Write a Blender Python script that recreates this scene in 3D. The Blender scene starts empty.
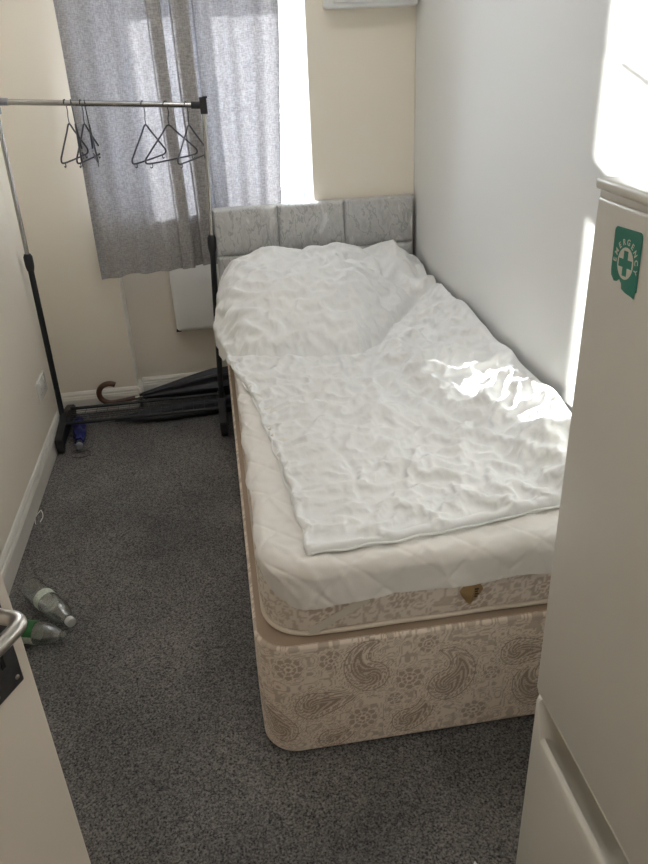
import bpy, bmesh, math, random
import numpy as np
from mathutils import Vector, Matrix
random.seed(7); rng = np.random.RandomState(11)
PI = math.pi
scn = bpy.context.scene
COL = scn.collection

# ------------------------------------------------------------------ materials
def mat(name, color, rough=0.5, metal=0.0, noise=None, bump=None, spec=0.5, coat=0.0):
    """noise=(scale, second colour, detail); bump=(scale, strength, distance)"""
    m = bpy.data.materials.new(name); m.use_nodes = True
    nt = m.node_tree; b = nt.nodes['Principled BSDF']
    b.inputs['Base Color'].default_value = (*color, 1)
    b.inputs['Roughness'].default_value = rough
    b.inputs['Metallic'].default_value = metal
    b.inputs['Specular IOR Level'].default_value = spec
    b.inputs['Coat Weight'].default_value = coat
    tc = nt.nodes.new('ShaderNodeTexCoord')
    if noise:
        n = nt.nodes.new('ShaderNodeTexNoise'); n.inputs['Scale'].default_value = noise[0]
        n.inputs['Detail'].default_value = noise[2]
        r = nt.nodes.new('ShaderNodeValToRGB')
        r.color_ramp.elements[0].position = 0.35; r.color_ramp.elements[1].position = 0.65
        r.color_ramp.elements[0].color = (*color, 1); r.color_ramp.elements[1].color = (*noise[1], 1)
        nt.links.new(tc.outputs['Object'], n.inputs['Vector'])
        nt.links.new(n.outputs['Fac'], r.inputs['Fac']); nt.links.new(r.outputs['Color'], b.inputs['Base Color'])
    if bump:
        n2 = nt.nodes.new('ShaderNodeTexNoise'); n2.inputs['Scale'].default_value = bump[0]; n2.inputs['Detail'].default_value = 3
        bp = nt.nodes.new('ShaderNodeBump'); bp.inputs['Strength'].default_value = bump[1]; bp.inputs['Distance'].default_value = bump[2]
        nt.links.new(tc.outputs['Object'], n2.inputs['Vector'])
        nt.links.new(n2.outputs['Fac'], bp.inputs['Height']); nt.links.new(bp.outputs['Normal'], b.inputs['Normal'])
    return m

def fabric_pattern(name, light, dark, rough=0.75):
    """woven damask: colour comes from the attribute 'pat' of the mesh"""
    m = mat(name, light, rough, bump=(900, 0.25, 0.001)); nt = m.node_tree; b = nt.nodes['Principled BSDF']
    a = nt.nodes.new('ShaderNodeAttribute'); a.attribute_name = 'pat'
    mx = nt.nodes.new('ShaderNodeMix'); mx.data_type = 'RGBA'
    mx.inputs[6].default_value = (*light, 1); mx.inputs[7].default_value = (*dark, 1)
    nt.links.new(a.outputs['Fac'], mx.inputs[0]); nt.links.new(mx.outputs[2], b.inputs['Base Color'])
    b.inputs['Sheen Weight'].default_value = 0.15
    return m

M = {}
M['wall_cream'] = mat('cream_paint', (0.79, 0.73, 0.64), 0.7, noise=(1.5, (0.82, 0.76, 0.67), 4), bump=(60, 0.08, 0.002))
M['wall_white'] = mat('offwhite_paint', (0.66, 0.66, 0.65), 0.62, noise=(1.2, (0.68, 0.68, 0.67), 4), bump=(50, 0.08, 0.002))
M['wall_left'] = mat('warm_offwhite_paint', (0.84, 0.775, 0.68), 0.6, noise=(1.4, (0.86, 0.80, 0.70), 4), bump=(50, 0.08, 0.002))
M['gloss_white'] = mat('white_gloss_paint', (0.78, 0.755, 0.71), 0.3, noise=(9, (0.75, 0.725, 0.68), 3))
M['ceiling'] = mat('ceiling_paint', (0.88, 0.87, 0.84), 0.8, bump=(40, 0.1, 0.002))
M['upvc'] = mat('white_plastic_frame', (0.66, 0.72, 0.78), 0.3)
M['heater'] = mat('white_enamel', (0.88, 0.88, 0.87), 0.35)
M['box_plastic'] = mat('white_box_plastic', (0.74, 0.76, 0.76), 0.35)
M['fridge'] = mat('fridge_enamel', (0.66, 0.645, 0.60), 0.28, noise=(3, (0.64, 0.625, 0.58), 3), bump=(500, 0.04, 0.0005))
M['seal'] = mat('grey_door_seal', (0.35, 0.33, 0.30), 0.6)
M['door'] = mat('painted_door', (0.78, 0.72, 0.65), 0.42, noise=(4, (0.76, 0.70, 0.63), 4), bump=(25, 0.05, 0.002))
M['satin'] = mat('satin_chrome', (0.62, 0.60, 0.57), 0.28, 1.0)
M['chrome'] = mat('chrome_tube', (0.42, 0.41, 0.40), 0.25, 1.0)
M['plate'] = mat('dark_steel_plate', (0.10, 0.10, 0.11), 0.32, 0.8, noise=(60, (0.13, 0.13, 0.14), 3))
M['hole'] = mat('keyhole_black', (0.005, 0.005, 0.005), 0.9)
M['black_metal'] = mat('black_powder_coat', (0.012, 0.014, 0.018), 0.45)
M['black_plastic'] = mat('black_moulded_plastic', (0.018, 0.018, 0.02), 0.5)
M['hanger'] = mat('dark_grey_hanger', (0.035, 0.035, 0.045), 0.4)
M['umb_black'] = mat('black_nylon', (0.022, 0.024, 0.032), 0.55, bump=(30, 0.3, 0.004))
M['umb_blue'] = mat('blue_nylon', (0.015, 0.022, 0.16), 0.55, noise=(40, (0.010, 0.014, 0.09), 2), bump=(60, 0.5, 0.004))
M['wood'] = mat('dark_red_wood', (0.045, 0.014, 0.008), 0.3, noise=(25, (0.09, 0.03, 0.015), 4), coat=0.4)
M['pewter'] = mat('grey_plastic_cap', (0.25, 0.26, 0.29), 0.35, 0.3)
M['bed_plain'] = mat('plain_brown_cloth', (0.36, 0.27, 0.20), 0.85, bump=(700, 0.3, 0.001))
M['piping'] = mat('cream_piping', (0.66, 0.58, 0.49), 0.7, bump=(500, 0.3, 0.001))
M['ribbon'] = mat('satin_ribbon', (0.62, 0.57, 0.50), 0.4)
M['tag'] = mat('tan_cloth_label', (0.34, 0.22, 0.10), 0.75)
M['tag_ink'] = mat('dark_label_print', (0.08, 0.05, 0.03), 0.8)
M['cotton'] = mat('white_cotton', (0.78, 0.785, 0.79), 0.8, bump=(160, 0.25, 0.0015))
M['topper'] = mat('quilted_white', (0.73, 0.70, 0.67), 0.8, bump=(260, 0.22, 0.0015))
M['press'] = mat('white_snap', (0.85, 0.83, 0.78), 0.3)
M['socket'] = mat('white_socket_plastic', (0.78, 0.77, 0.74), 0.25)
M['socket_dark'] = mat('socket_slot', (0.03, 0.03, 0.03), 0.8)
M['paper'] = mat('white_scrap', (0.85, 0.84, 0.80), 0.7)
M['green'] = mat('sticker_green', (0.012, 0.20, 0.15), 0.5)
M['green_label'] = mat('bottle_label_green', (0.012, 0.13, 0.03), 0.4)
M['pale_label'] = mat('bottle_label_pale', (0.60, 0.64, 0.56), 0.4, noise=(180, (0.40, 0.47, 0.40), 2))
M['sticker_white'] = mat('sticker_white', (0.62, 0.62, 0.55), 0.5)
M['cap'] = mat('bottle_cap', (0.55, 0.57, 0.57), 0.4)
M['damask'] = fabric_pattern('paisley_damask', (0.76, 0.66, 0.57), (0.32, 0.24, 0.18))
M['floral'] = fabric_pattern('floral_ticking', (0.72, 0.65, 0.58), (0.38, 0.29, 0.23))
M['outside'] = mat('shade_fin_grey', (0.6, 0.6, 0.58), 0.9)

# carpet
m = mat('charcoal_carpet', (0.035, 0.036, 0.04), 0.95, spec=0.1); nt = m.node_tree; b = nt.nodes['Principled BSDF']
tc = nt.nodes.new('ShaderNodeTexCoord')
n1 = nt.nodes.new('ShaderNodeTexNoise'); n1.inputs['Scale'].default_value = 215; n1.inputs['Detail'].default_value = 5; n1.inputs['Roughness'].default_value = 0.7
n2 = nt.nodes.new('ShaderNodeTexNoise'); n2.inputs['Scale'].default_value = 3.5; n2.inputs['Detail'].default_value = 5
rp = nt.nodes.new('ShaderNodeValToRGB')
rp.color_ramp.elements[0].position = 0.36; rp.color_ramp.elements[0].color = (0.016, 0.018, 0.022, 1)
rp.color_ramp.elements[1].position = 0.68; rp.color_ramp.elements[1].color = (0.31, 0.295, 0.285, 1)
rp2 = nt.nodes.new('ShaderNodeValToRGB')
rp2.color_ramp.elements[0].position = 0.3; rp2.color_ramp.elements[0].color = (0.78, 0.78, 0.8, 1)
rp2.color_ramp.elements[1].position = 0.7; rp2.color_ramp.elements[1].color = (1.3, 1.28, 1.25, 1)
mx = nt.nodes.new('ShaderNodeMix'); mx.data_type = 'RGBA'; mx.blend_type = 'MULTIPLY'; mx.inputs[0].default_value = 1
bp = nt.nodes.new('ShaderNodeBump'); bp.inputs['Strength'].default_value = 0.9; bp.inputs['Distance'].default_value = 0.004
L = nt.links
L.new(tc.outputs['Object'], n1.inputs['Vector']); L.new(tc.outputs['Object'], n2.inputs['Vector'])
L.new(n1.outputs['Fac'], rp.inputs['Fac']); L.new(n2.outputs['Fac'], rp2.inputs['Fac'])
L.new(rp.outputs['Color'], mx.inputs[6]); L.new(rp2.outputs['Color'], mx.inputs[7]); L.new(mx.outputs[2], b.inputs['Base Color'])
L.new(n1.outputs['Fac'], bp.inputs['Height']); L.new(bp.outputs['Normal'], b.inputs['Normal'])
M['carpet'] = m

# crushed velvet
m = mat('crushed_velvet', (0.32, 0.32, 0.34), 0.45); nt = m.node_tree; b = nt.nodes['Principled BSDF']; L = nt.links
tc = nt.nodes.new('ShaderNodeTexCoord'); mp = nt.nodes.new('ShaderNodeMapping'); mp.inputs['Scale'].default_value = (1.0, 1.0, 0.45)
mp.inputs['Rotation'].default_value = (0, 0.35, 0)
w0 = nt.nodes.new('ShaderNodeTexNoise'); w0.inputs['Scale'].default_value = 14; w0.inputs['Detail'].default_value = 3
va = nt.nodes.new('ShaderNodeVectorMath'); va.operation = 'MULTIPLY_ADD'; va.inputs[1].default_value = (0.05, 0.05, 0.05)
n1 = nt.nodes.new('ShaderNodeTexNoise'); n1.inputs['Scale'].default_value = 17; n1.inputs['Detail'].default_value = 8; n1.inputs['Roughness'].default_value = 0.6
rp = nt.nodes.new('ShaderNodeValToRGB')
for e, (p_, c_) in zip([rp.color_ramp.elements[0], rp.color_ramp.elements[1]], [(0.30, (0.36, 0.36, 0.365, 1)), (0.66, (0.60, 0.60, 0.60, 1))]):
    e.position = p_; e.color = c_
for p_, c_ in ((0.455, .50), (0.487, .30), (0.515, .48), (0.58, .42)):
    e = rp.color_ramp.elements.new(p_); e.color = (c_, c_, c_, 1)
bp = nt.nodes.new('ShaderNodeBump'); bp.inputs['Strength'].default_value = 0.7; bp.inputs['Distance'].default_value = 0.006
L.new(tc.outputs['Object'], mp.inputs['Vector']); L.new(mp.outputs['Vector'], w0.inputs['Vector'])
L.new(w0.outputs['Color'], va.inputs[0]); L.new(mp.outputs['Vector'], va.inputs[2]); L.new(va.outputs['Vector'], n1.inputs['Vector'])
L.new(n1.outputs['Fac'], rp.inputs['Fac']); L.new(rp.outputs['Color'], b.inputs['Base Color'])
L.new(n1.outputs['Fac'], bp.inputs['Height']); L.new(bp.outputs['Normal'], b.inputs['Normal'])
b.inputs['Sheen Weight'].default_value = 0.4
M['velvet'] = m

# curtain: woven grey cloth that lets daylight through
m = bpy.data.materials.new('grey_woven_curtain'); m.use_nodes = True; nt = m.node_tree; L = nt.links
for n in list(nt.nodes): nt.nodes.remove(n)
out = nt.nodes.new('ShaderNodeOutputMaterial'); mixs = nt.nodes.new('ShaderNodeMixShader')
df = nt.nodes.new('ShaderNodeBsdfDiffuse'); tr = nt.nodes.new('ShaderNodeBsdfTranslucent')
tc = nt.nodes.new('ShaderNodeTexCoord')
mp1 = nt.nodes.new('ShaderNodeMapping'); mp1.inputs['Scale'].default_value = (60, 60, 320)
mp2 = nt.nodes.new('ShaderNodeMapping'); mp2.inputs['Scale'].default_value = (320, 320, 60)
na = nt.nodes.new('ShaderNodeTexNoise'); nb = nt.nodes.new('ShaderNodeTexNoise')
for n in (na, nb): n.inputs['Scale'].default_value = 1.0; n.inputs['Detail'].default_value = 2
ad = nt.nodes.new('ShaderNodeMath'); ad.operation = 'ADD'
ra = nt.nodes.new('ShaderNodeValToRGB'); rb = nt.nodes.new('ShaderNodeValToRGB')
ra.color_ramp.elements[0].position = 0.35; ra.color_ramp.elements[1].position = 0.65
rb.color_ramp.elements[0].position = 0.35; rb.color_ramp.elements[1].position = 0.65
ra.color_ramp.elements[0].color = (0.40, 0.385, 0.385, 1); ra.color_ramp.elements[1].color = (0.72, 0.69, 0.68, 1)
rb.color_ramp.elements[0].color = (0.022, 0.022, 0.025, 1); rb.color_ramp.elements[1].color = (0.082, 0.081, 0.089, 1)
hf = nt.nodes.new('ShaderNodeMath'); hf.operation = 'MULTIPLY'; hf.inputs[1].default_value = 0.5
L.new(tc.outputs['Object'], mp1.inputs['Vector']); L.new(tc.outputs['Object'], mp2.inputs['Vector'])
L.new(mp1.outputs['Vector'], na.inputs['Vector']); L.new(mp2.outputs['Vector'], nb.inputs['Vector'])
L.new(na.outputs['Fac'], ad.inputs[0]); L.new(nb.outputs['Fac'], ad.inputs[1]); L.new(ad.outputs[0], hf.inputs[0])
L.new(hf.outputs[0], ra.inputs['Fac']); L.new(hf.outputs[0], rb.inputs['Fac'])
L.new(ra.outputs['Color'], df.inputs['Color']); L.new(rb.outputs['Color'], tr.inputs['Color'])
mixs.inputs[0].default_value = 0.42
L.new(df.outputs[0], mixs.inputs[1]); L.new(tr.outputs[0], mixs.inputs[2]); L.new(mixs.outputs[0], out.inputs['Surface'])
M['curtain'] = m

def clear_mat(name, tint, gloss=0.1, rough=0.03):
    m = bpy.data.materials.new(name); m.use_nodes = True; nt = m.node_tree; L = nt.links
    for n in list(nt.nodes): nt.nodes.remove(n)
    out = nt.nodes.new('ShaderNodeOutputMaterial'); mx = nt.nodes.new('ShaderNodeMixShader')
    t = nt.nodes.new('ShaderNodeBsdfTransparent'); t.inputs['Color'].default_value = (*tint, 1)
    g = nt.nodes.new('ShaderNodeBsdfGlossy'); g.inputs['Roughness'].default_value = rough
    lw = nt.nodes.new('ShaderNodeLayerWeight'); lw.inputs['Blend'].default_value = 0.35
    mm = nt.nodes.new('ShaderNodeMath'); mm.operation = 'MULTIPLY_ADD'; mm.inputs[1].default_value = 0.6; mm.inputs[2].default_value = gloss
    L.new(lw.outputs['Fresnel'], mm.inputs[0]); L.new(mm.outputs[0], mx.inputs[0])
    L.new(t.outputs[0], mx.inputs[1]); L.new(g.outputs[0], mx.inputs[2]); L.new(mx.outputs[0], out.inputs['Surface'])
    return m
M['glass'] = clear_mat('window_glass', (0.96, 0.98, 0.98), 0.02)
M['pet'] = clear_mat('clear_bottle_plastic', (0.88, 0.91, 0.90), 0.16, 0.15)

# ------------------------------------------------------------------ helpers
def add_box(bm, lo, hi, bevel=0.0, seg=2, rot=None):
    c = [(a + b) / 2 for a, b in zip(lo, hi)]; s = [abs(b - a) for a, b in zip(lo, hi)]
    r = bmesh.ops.create_cube(bm, size=1.0)
    vs = r['verts']
    for v in vs: v.co = Vector((v.co.x * s[0], v.co.y * s[1], v.co.z * s[2]))
    if bevel:
        es = list({e for v in vs for e in v.link_edges})
        rr = bmesh.ops.bevel(bm, geom=es, offset=bevel, segments=seg, affect='EDGES', profile=0.5)
        vs = list({v for f in rr['faces'] for v in f.verts} | {v for v in vs if v.is_valid})
        vs = list({w for v in vs for f in v.link_faces for w in f.verts})
    mtx = Matrix.Translation(c) @ (rot.to_4x4() if rot else Matrix())
    for v in vs: v.co = mtx @ v.co
    return vs

def smooth_path(pts, n=6):
    P = [Vector(p) for p in pts]; out = []
    for i in range(len(P) - 1):
        p0 = P[max(i - 1, 0)]; p1 = P[i]; p2 = P[i + 1]; p3 = P[min(i + 2, len(P) - 1)]
        for k in range(n):
            t = k / n
            out.append(0.5 * ((2 * p1) + (p2 - p0) * t + (2 * p0 - 5 * p1 + 4 * p2 - p3) * t * t + (3 * p1 - p0 - 3 * p2 + p3) * t ** 3))
    out.append(P[-1]); return out

def add_tube(bm, pts, r, seg=10, caps=True, closed=False, fold=None):
    P = [Vector(p) for p in pts]; n = len(P)
    rs = r if isinstance(r, (list, tuple)) else [r] * n
    rings = []; up = None
    for i, p in enumerate(P):
        if closed: d = P[(i + 1) % n] - P[i - 1]
        else: d = P[min(i + 1, n - 1)] - P[max(i - 1, 0)]
        d.normalize()
        if up is None:
            up = Vector((0, 0, 1)) if abs(d.z) < 0.9 else Vector((1, 0, 0))
        a = (up - d * up.dot(d)).normalized(); b_ = d.cross(a); up = a
        ring = []
        for k in range(seg):
            t = 2 * PI * k / seg; rr = rs[i]
            if fold: rr *= 1 + fold[1] * math.cos(fold[0] * t + i * fold[2])
            ring.append(bm.verts.new(p + (a * math.cos(t) + b_ * math.sin(t)) * rr))
        rings.append(ring)
    for i in range(n if closed else n - 1):
        A = rings[i]; B = rings[(i + 1) % n]
        for k in range(seg):
            bm.faces.new((A[k], A[(k + 1) % seg], B[(k + 1) % seg], B[k]))
    if caps and not closed:
        bm.faces.new(rings[0][::-1]); bm.faces.new(rings[-1])
    return rings

def add_lathe(bm, prof, mtx=Matrix(), seg=24, capA=True, capB=True):
    rings = []
    for r, z in prof:
        rings.append([bm.verts.new(mtx @ Vector((r * math.cos(2 * PI * k / seg), r * math.sin(2 * PI * k / seg), z))) for k in range(seg)])
    for A, B in zip(rings[:-1], rings[1:]):
        for k in range(seg): bm.faces.new((A[k], A[(k + 1) % seg], B[(k + 1) % seg], B[k]))
    if capA: bm.faces.new(rings[0][::-1])
    if capB: bm.faces.new(rings[-1])

def add_prism(bm, poly, z0, z1, mtx=Matrix()):
    A = [bm.verts.new(mtx @ Vector((x, y, z0))) for x, y in poly]; B = [bm.verts.new(mtx @ Vector((x, y, z1))) for x, y in poly]
    bm.faces.new(A[::-1]); bm.faces.new(B)
    for i in range(len(poly)):
        j = (i + 1) % len(poly); bm.faces.new((A[i], A[j], B[j], B[i]))

PM = {}
def pmx(o):
    m_ = Matrix.LocRotScale(o.location, o.rotation_euler, None)
    return (pmx(o.parent) @ m_) if o.parent else m_

def tag(o, label=None, cat=None, group=None, kind=None):
    if label: o['label'] = label
    if cat: o['category'] = cat
    if group: o['group'] = group
    if kind: o['kind'] = kind
    return o

def obj(name, bm, material, parent=None, smooth=False, angle=40, local=False):
    me = bpy.data.meshes.new(name)
    if isinstance(bm, bpy.types.Mesh): me = bm
    else:
        bmesh.ops.recalc_face_normals(bm, faces=bm.faces); bm.to_mesh(me); bm.free()
    me.materials.append(material) if not isinstance(material, list) else [me.materials.append(x) for x in material]
    o = bpy.data.objects.new(name, me); COL.objects.link(o)
    if parent:
        o.parent = parent
        if not local: me.transform(pmx(parent).inverted())
    elif not local and len(me.vertices):
        co = np.array([v.co[:] for v in me.vertices]); c = (co.min(0) + co.max(0)) / 2
        c = Vector((c[0], c[1], co[:, 2].min())); me.transform(Matrix.Translation(-c)); o.location = c
    if smooth:
        me.polygons.foreach_set('use_smooth', [True] * len(me.polygons))
        try: me.set_sharp_from_angle(angle=math.radians(angle))
        except Exception: pass
    me.update()
    return o

def thing(name, label, cat, loc, rotz=0, group=None):
    o = bpy.data.objects.new(name, None); COL.objects.link(o); o.empty_display_size = 0.05
    o.location = loc; o.rotation_euler = (0, 0, rotz); tag(o, label, cat, group); return o

def struct(name, bm, material, parent=None, **k):
    o = obj(name, bm, material, parent, **k)
    if not parent: o['kind'] = 'structure'
    return o

def mesh_grid(name, V, nu, nv, closed_u=False, attr=None):
    """V: (nv, nu, 3) array"""
    me = bpy.data.meshes.new(name); F = []
    idx = np.arange(nu * nv).reshape(nv, nu)
    a = idx[:-1, :-1]; b_ = idx[:-1, 1:]; c = idx[1:, 1:]; d = idx[1:, :-1]
    if closed_u:
        a = idx[:-1, :]; b_ = np.roll(idx, -1, 1)[:-1]; c = np.roll(idx, -1, 1)[1:]; d = idx[1:, :]
    F = np.stack([a, b_, c, d], -1).reshape(-1, 4)
    me.vertices.add(nu * nv); me.vertices.foreach_set('co', V.reshape(-1).astype(float))
    me.loops.add(F.size); me.loops.foreach_set('vertex_index', F.reshape(-1).astype(np.int32))
    me.polygons.add(len(F)); me.polygons.foreach_set('loop_start', np.arange(0, F.size, 4, dtype=np.int32))
    me.update(calc_edges=True); me.validate()
    if attr is not None:
        at = me.attributes.new('pat', 'FLOAT', 'POINT'); at.data.foreach_set('value', attr.reshape(-1).astype(float))
    return me

def lerp_pts(x, xs, ys): return np.interp(x, xs, ys)
def sstep(x, a, b_):
    t = np.clip((x - a) / (b_ - a), 0, 1); return t * t * (3 - 2 * t)

# smooth lattice noise
_perm = rng.rand(64, 64)
def vnoise(x, y):
    xi = np.floor(x).astype(int); yi = np.floor(y).astype(int); fx = x - xi; fy = y - yi
    fx = fx * fx * fx * (fx * (fx * 6 - 15) + 10); fy = fy * fy * fy * (fy * (fy * 6 - 15) + 10)
    g = lambda i, j: _perm[i % 64, j % 64]
    return (g(xi, yi) * (1 - fx) + g(xi + 1, yi) * fx) * (1 - fy) + (g(xi, yi + 1) * (1 - fx) + g(xi + 1, yi + 1) * fx) * fy

# ------------------------------------------------------------------ camera
cd = bpy.data.cameras.new('camera'); cam = bpy.data.objects.new('camera', cd); COL.objects.link(cam); scn.camera = cam
Cp, pit, yaw, rol, F_ = Vector((-0.8658, -3.2488, 1.5587)), 0.4846, 0.129, -0.0479, 741.93
f = Vector((math.sin(yaw) * math.cos(pit), math.cos(yaw) * math.cos(pit), -math.sin(pit)))
r0 = Vector((math.cos(yaw), -math.sin(yaw), 0)); u0 = r0.cross(f)
rr_ = math.cos(rol) * r0 + math.sin(rol) * u0; uu_ = -math.sin(rol) * r0 + math.cos(rol) * u0
cam.matrix_world = Matrix(((rr_.x, uu_.x, -f.x, Cp.x), (rr_.y, uu_.y, -f.y, Cp.y), (rr_.z, uu_.z, -f.z, Cp.z), (0, 0, 0, 1)))
cd.sensor_fit = 'VERTICAL'; cd.sensor_height = 24; cd.lens = F_ / 864 * 24; cd.clip_start = 0.02

# ------------------------------------------------------------------ room shell
XL, YB, YP, YR, YO = -1.68, 0.0, 0.17, 0.27, 0.46     # left wall, breast, pillar, recess, outside face
WX0, WX1, WZ0, WZ1 = -1.33, -0.44, 0.90, 2.33          # window opening
H = 2.50; YF = -3.31; DX0, DX1 = -1.47, -0.66          # front wall, doorway
bm = bmesh.new(); add_box(bm, (-1.9, -4.9, -0.1), (0.2, YR + 0.02, 0.0)); struct('floor', bm, M['carpet'])
bm = bmesh.new(); add_box(bm, (-1.9, -4.9, H), (0.2, YO, H + 0.1)); struct('ceiling', bm, M['ceiling'])
bm = bmesh.new(); add_box(bm, (0, YF - 0.1, 0), (0.12, YO, H)); struct('wall_right', bm, M['wall_white'])
bm = bmesh.new()
add_box(bm, (XL - 0.14, YF - 0.1, 0), (XL, -0.005, H)); add_box(bm, (XL - 0.14, -0.005, 0), (XL - 0.012, YO, H))
struct('wall_left', bm, M['wall_left'])
bm = bmesh.new()
add_box(bm, (XL - 0.012, YP, 0), (WX0, YO, H), 0.004)
add_box(bm, (WX1, YB, 0), (0, YO, H), 0.004)
add_box(bm, (WX0, YR, 0), (WX1, YO, WZ0))
add_box(bm, (WX0, YR - 0.10, WZ1), (WX1, YO, H))
struct('wall_back', bm, M['wall_cream'])
bm = bmesh.new(); add_box(bm, (-1.75, YO + .001, 0), (WX0 + .01, 0.80, 2.6)); struct('curtain_shade_fin', bm, M['outside'])  # unseen fin added to keep the sun off the curtain's left part
bm = bmesh.new()
add_box(bm, (XL, YF - 0.1, 0), (DX0, YF, H)); add_box(bm, (DX1, YF - 0.1, 0), (0, YF, H)); add_box(bm, (DX0, YF - 0.1, 2.03), (DX1, YF, H))
struct('wall_front', bm, M['wall_left'])
# hall behind the doorway
bm = bmesh.new(); add_box(bm, (-1.9, -4.9, 0), (0.2, -4.8, H)); struct('wall_hall', bm, M['wall_left'])
bm = bmesh.new(); add_box(bm, (-1.9, -4.8, 0), (-1.8, YF - 0.1, H)); struct('wall_hall_left', bm, M['wall_left'])
bm = bmesh.new(); add_box(bm, (0.12, -4.8, 0), (0.2, YF - 0.1, H)); struct('wall_hall_right', bm, M['wall_left'])
# door lining
bm = bmesh.new()
for x in (DX0, DX1 - 0.02): add_box(bm, (x, YF - 0.1, 0), (x + 0.02, YF + 0.004, 2.03), 0.002)
add_box(bm, (DX0 + 0.02, YF - 0.1, 2.01), (DX1 - 0.02, YF + 0.004, 2.03), 0.002)
struct('trim_1', bm, M['gloss_white'])

# skirting
SK = [(0, 0), (0.016, 0), (0.016, 0.072), (0.0135, 0.077), (0.0135, 0.083), (0.010, 0.088), (0.010, 0.097), (0.004, 0.108), (0, 0.110)]
def skirt(bm, a, b_, nrm):
    a = Vector(a); b_ = Vector(b_); nrm = Vector(nrm); R = []
    for p in (a, b_): R.append([bm.verts.new(p + nrm * o_ + Vector((0, 0, z_))) for o_, z_ in SK])
    n = len(SK)
    for k in range(n): bm.faces.new((R[0][k], R[0][(k + 1) % n], R[1][(k + 1) % n], R[1][k]))
    bm.faces.new(R[0][::-1]); bm.faces.new(R[1])
bm = bmesh.new(); skirt(bm, (XL, YF, 0), (XL, -0.012, 0), (1, 0, 0)); struct('baseboard_left', bm, M['gloss_white'])
bm = bmesh.new(); skirt(bm, (XL - 0.012, YP, 0), (WX0 + 0.016, YP, 0), (0, -1, 0)); skirt(bm, (WX0, YP - 0.016, 0), (WX0, YR, 0), (1, 0, 0)); skirt(bm, (WX0 + .016, YR, 0), (WX1, YR, 0), (0, -1, 0))
struct('baseboard_back', bm, M['gloss_white'])
bm = bmesh.new(); add_box(bm, (WX0 - .004, YP - .003, .112), (WX0 + .003, YR - .001, WZ0 - .002), .0015); struct('reveal_light_strip', bm, M['gloss_white'])  # white strip stands in for the light falling on the recess corner
bm = bmesh.new(); skirt(bm, (0, YF, 0), (0, YB, 0), (-1, 0, 0)); struct('baseboard_right', bm, M['gloss_white'])

# window
win = bpy.data.objects.new('window_1', None); COL.objects.link(win); win.location = ((WX0 + WX1) / 2, 0.3, WZ0); win['kind'] = 'structure'
bm = bmesh.new(); y0, y1 = YR + 0.03, YR + 0.09; zt = 1.80; xm = -0.90
zb = WZ0 + 0.015
zb = WZ0 + .012; zt = 1.82
for lo, hi, dy in (((WX0 + .001, zb), (WX0 + .055, WZ1 - .001), 0), ((WX1 - .085, zb), (WX1 - .001, WZ1 - .001), 0), ((WX0 + .05, zb), (WX1 - .08, zb + .045), .003), ((WX0 + .05, WZ1 - .05), (WX1 - .08, WZ1 - .001), .003), ((WX0 + .05, zt - .085), (WX1 - .08, zt + .035), .003), ((xm - .03, zb + .04), (xm + .03, WZ1 - .045), .006)):
    add_box(bm, (lo[0], y0 + dy, lo[1]), (hi[0], y1 - dy, hi[1]), 0.004)
struct('window_frame', bm, M['upvc'], win)
bm = bmesh.new(); add_box(bm, (WX0 + .05, y0 + .028, zb + .04), (WX1 - .08, y0 + .032, WZ1 - .045)); struct('pane', bm, M['glass'], win)
bm = bmesh.new(); add_box(bm, (WX0 + 0.003, YR - .12, WZ0 + .001), (WX1 - 0.003, y1 + .02, WZ0 + .021), 0.005); struct('window_sill', bm, M['upvc'], win)

# ------------------------------------------------------------------ heater
h = thing('panel_heater', 'white flat wall heater below the curtain, beside the bed head', 'heater', (-0.85, YR - 0.05, 0.355))
bm = bmesh.new(); add_box(bm, (-1.105, YR - .075, .355), (-.52, YR - .02, .80), 0.018, 4); obj('casing', bm, M['heater'], h, smooth=True)
bm = bmesh.new(); add_box(bm, (-1.085, YR - .083, .373), (-.54, YR - .0745, .78), 0.004, 2); obj('front_panel', bm, M['heater'], h, smooth=True)
for x in (-1.0, -.62):
    bm = bmesh.new(); add_box(bm, (x, YR - .025, .45), (x + .04, YR - .0005, .75)); obj('bracket', bm, M['heater'], h)
bm = bmesh.new(); add_box(bm, (-1.108, YR - .06, .350), (-1.085, YR - .03, .357), .001); obj('foot_cap', bm, M['black_plastic'], h)

# ------------------------------------------------------------------ white wall box (top right)
t = thing('wall_box', 'white plastic box mounted high on the wall in the right corner', 'electrical box', (-0.19, 0, 1.675))
bm = bmesh.new(); add_box(bm, (-.372, -.085, 1.664), (-.012, -.0005, 1.90), .012, 3); obj('casing', bm, M['box_plastic'], t, smooth=True)
bm = bmesh.new(); add_box(bm, (-.345, -.095, 1.682), (-.04, -.084, 1.88), .006, 2); obj('front_cover', bm, M['box_plastic'], t, smooth=True)

# ------------------------------------------------------------------ wall socket
t = thing('wall_socket', 'white double socket low on the left wall beside the rail post', 'socket', (XL, -.20, .265))
bm = bmesh.new(); add_box(bm, (XL + .0002, -.273, .262), (XL + .010, -.127, .348), .003); obj('face_plate', bm, M['socket'], t, smooth=True)
for y in (-.235, -.165):
    bm = bmesh.new(); add_box(bm, (XL + .009, y - .006, .325), (XL + .0135, y + .006, .341), .001); obj('switch', bm, M['socket'], t)
    for dy, dz, w_, h_ in ((0, .024, .003, .008), (-.011, .002, .006, .003), (.011, .002, .006, .003)):
        bm = bmesh.new(); add_box(bm, (XL + .0095, y + dy - w_ / 2, .285 + dz - h_ / 2), (XL + .0104, y + dy + w_ / 2, .285 + dz + h_ / 2)); obj('pin_slot', bm, M['socket_dark'], t)

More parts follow.
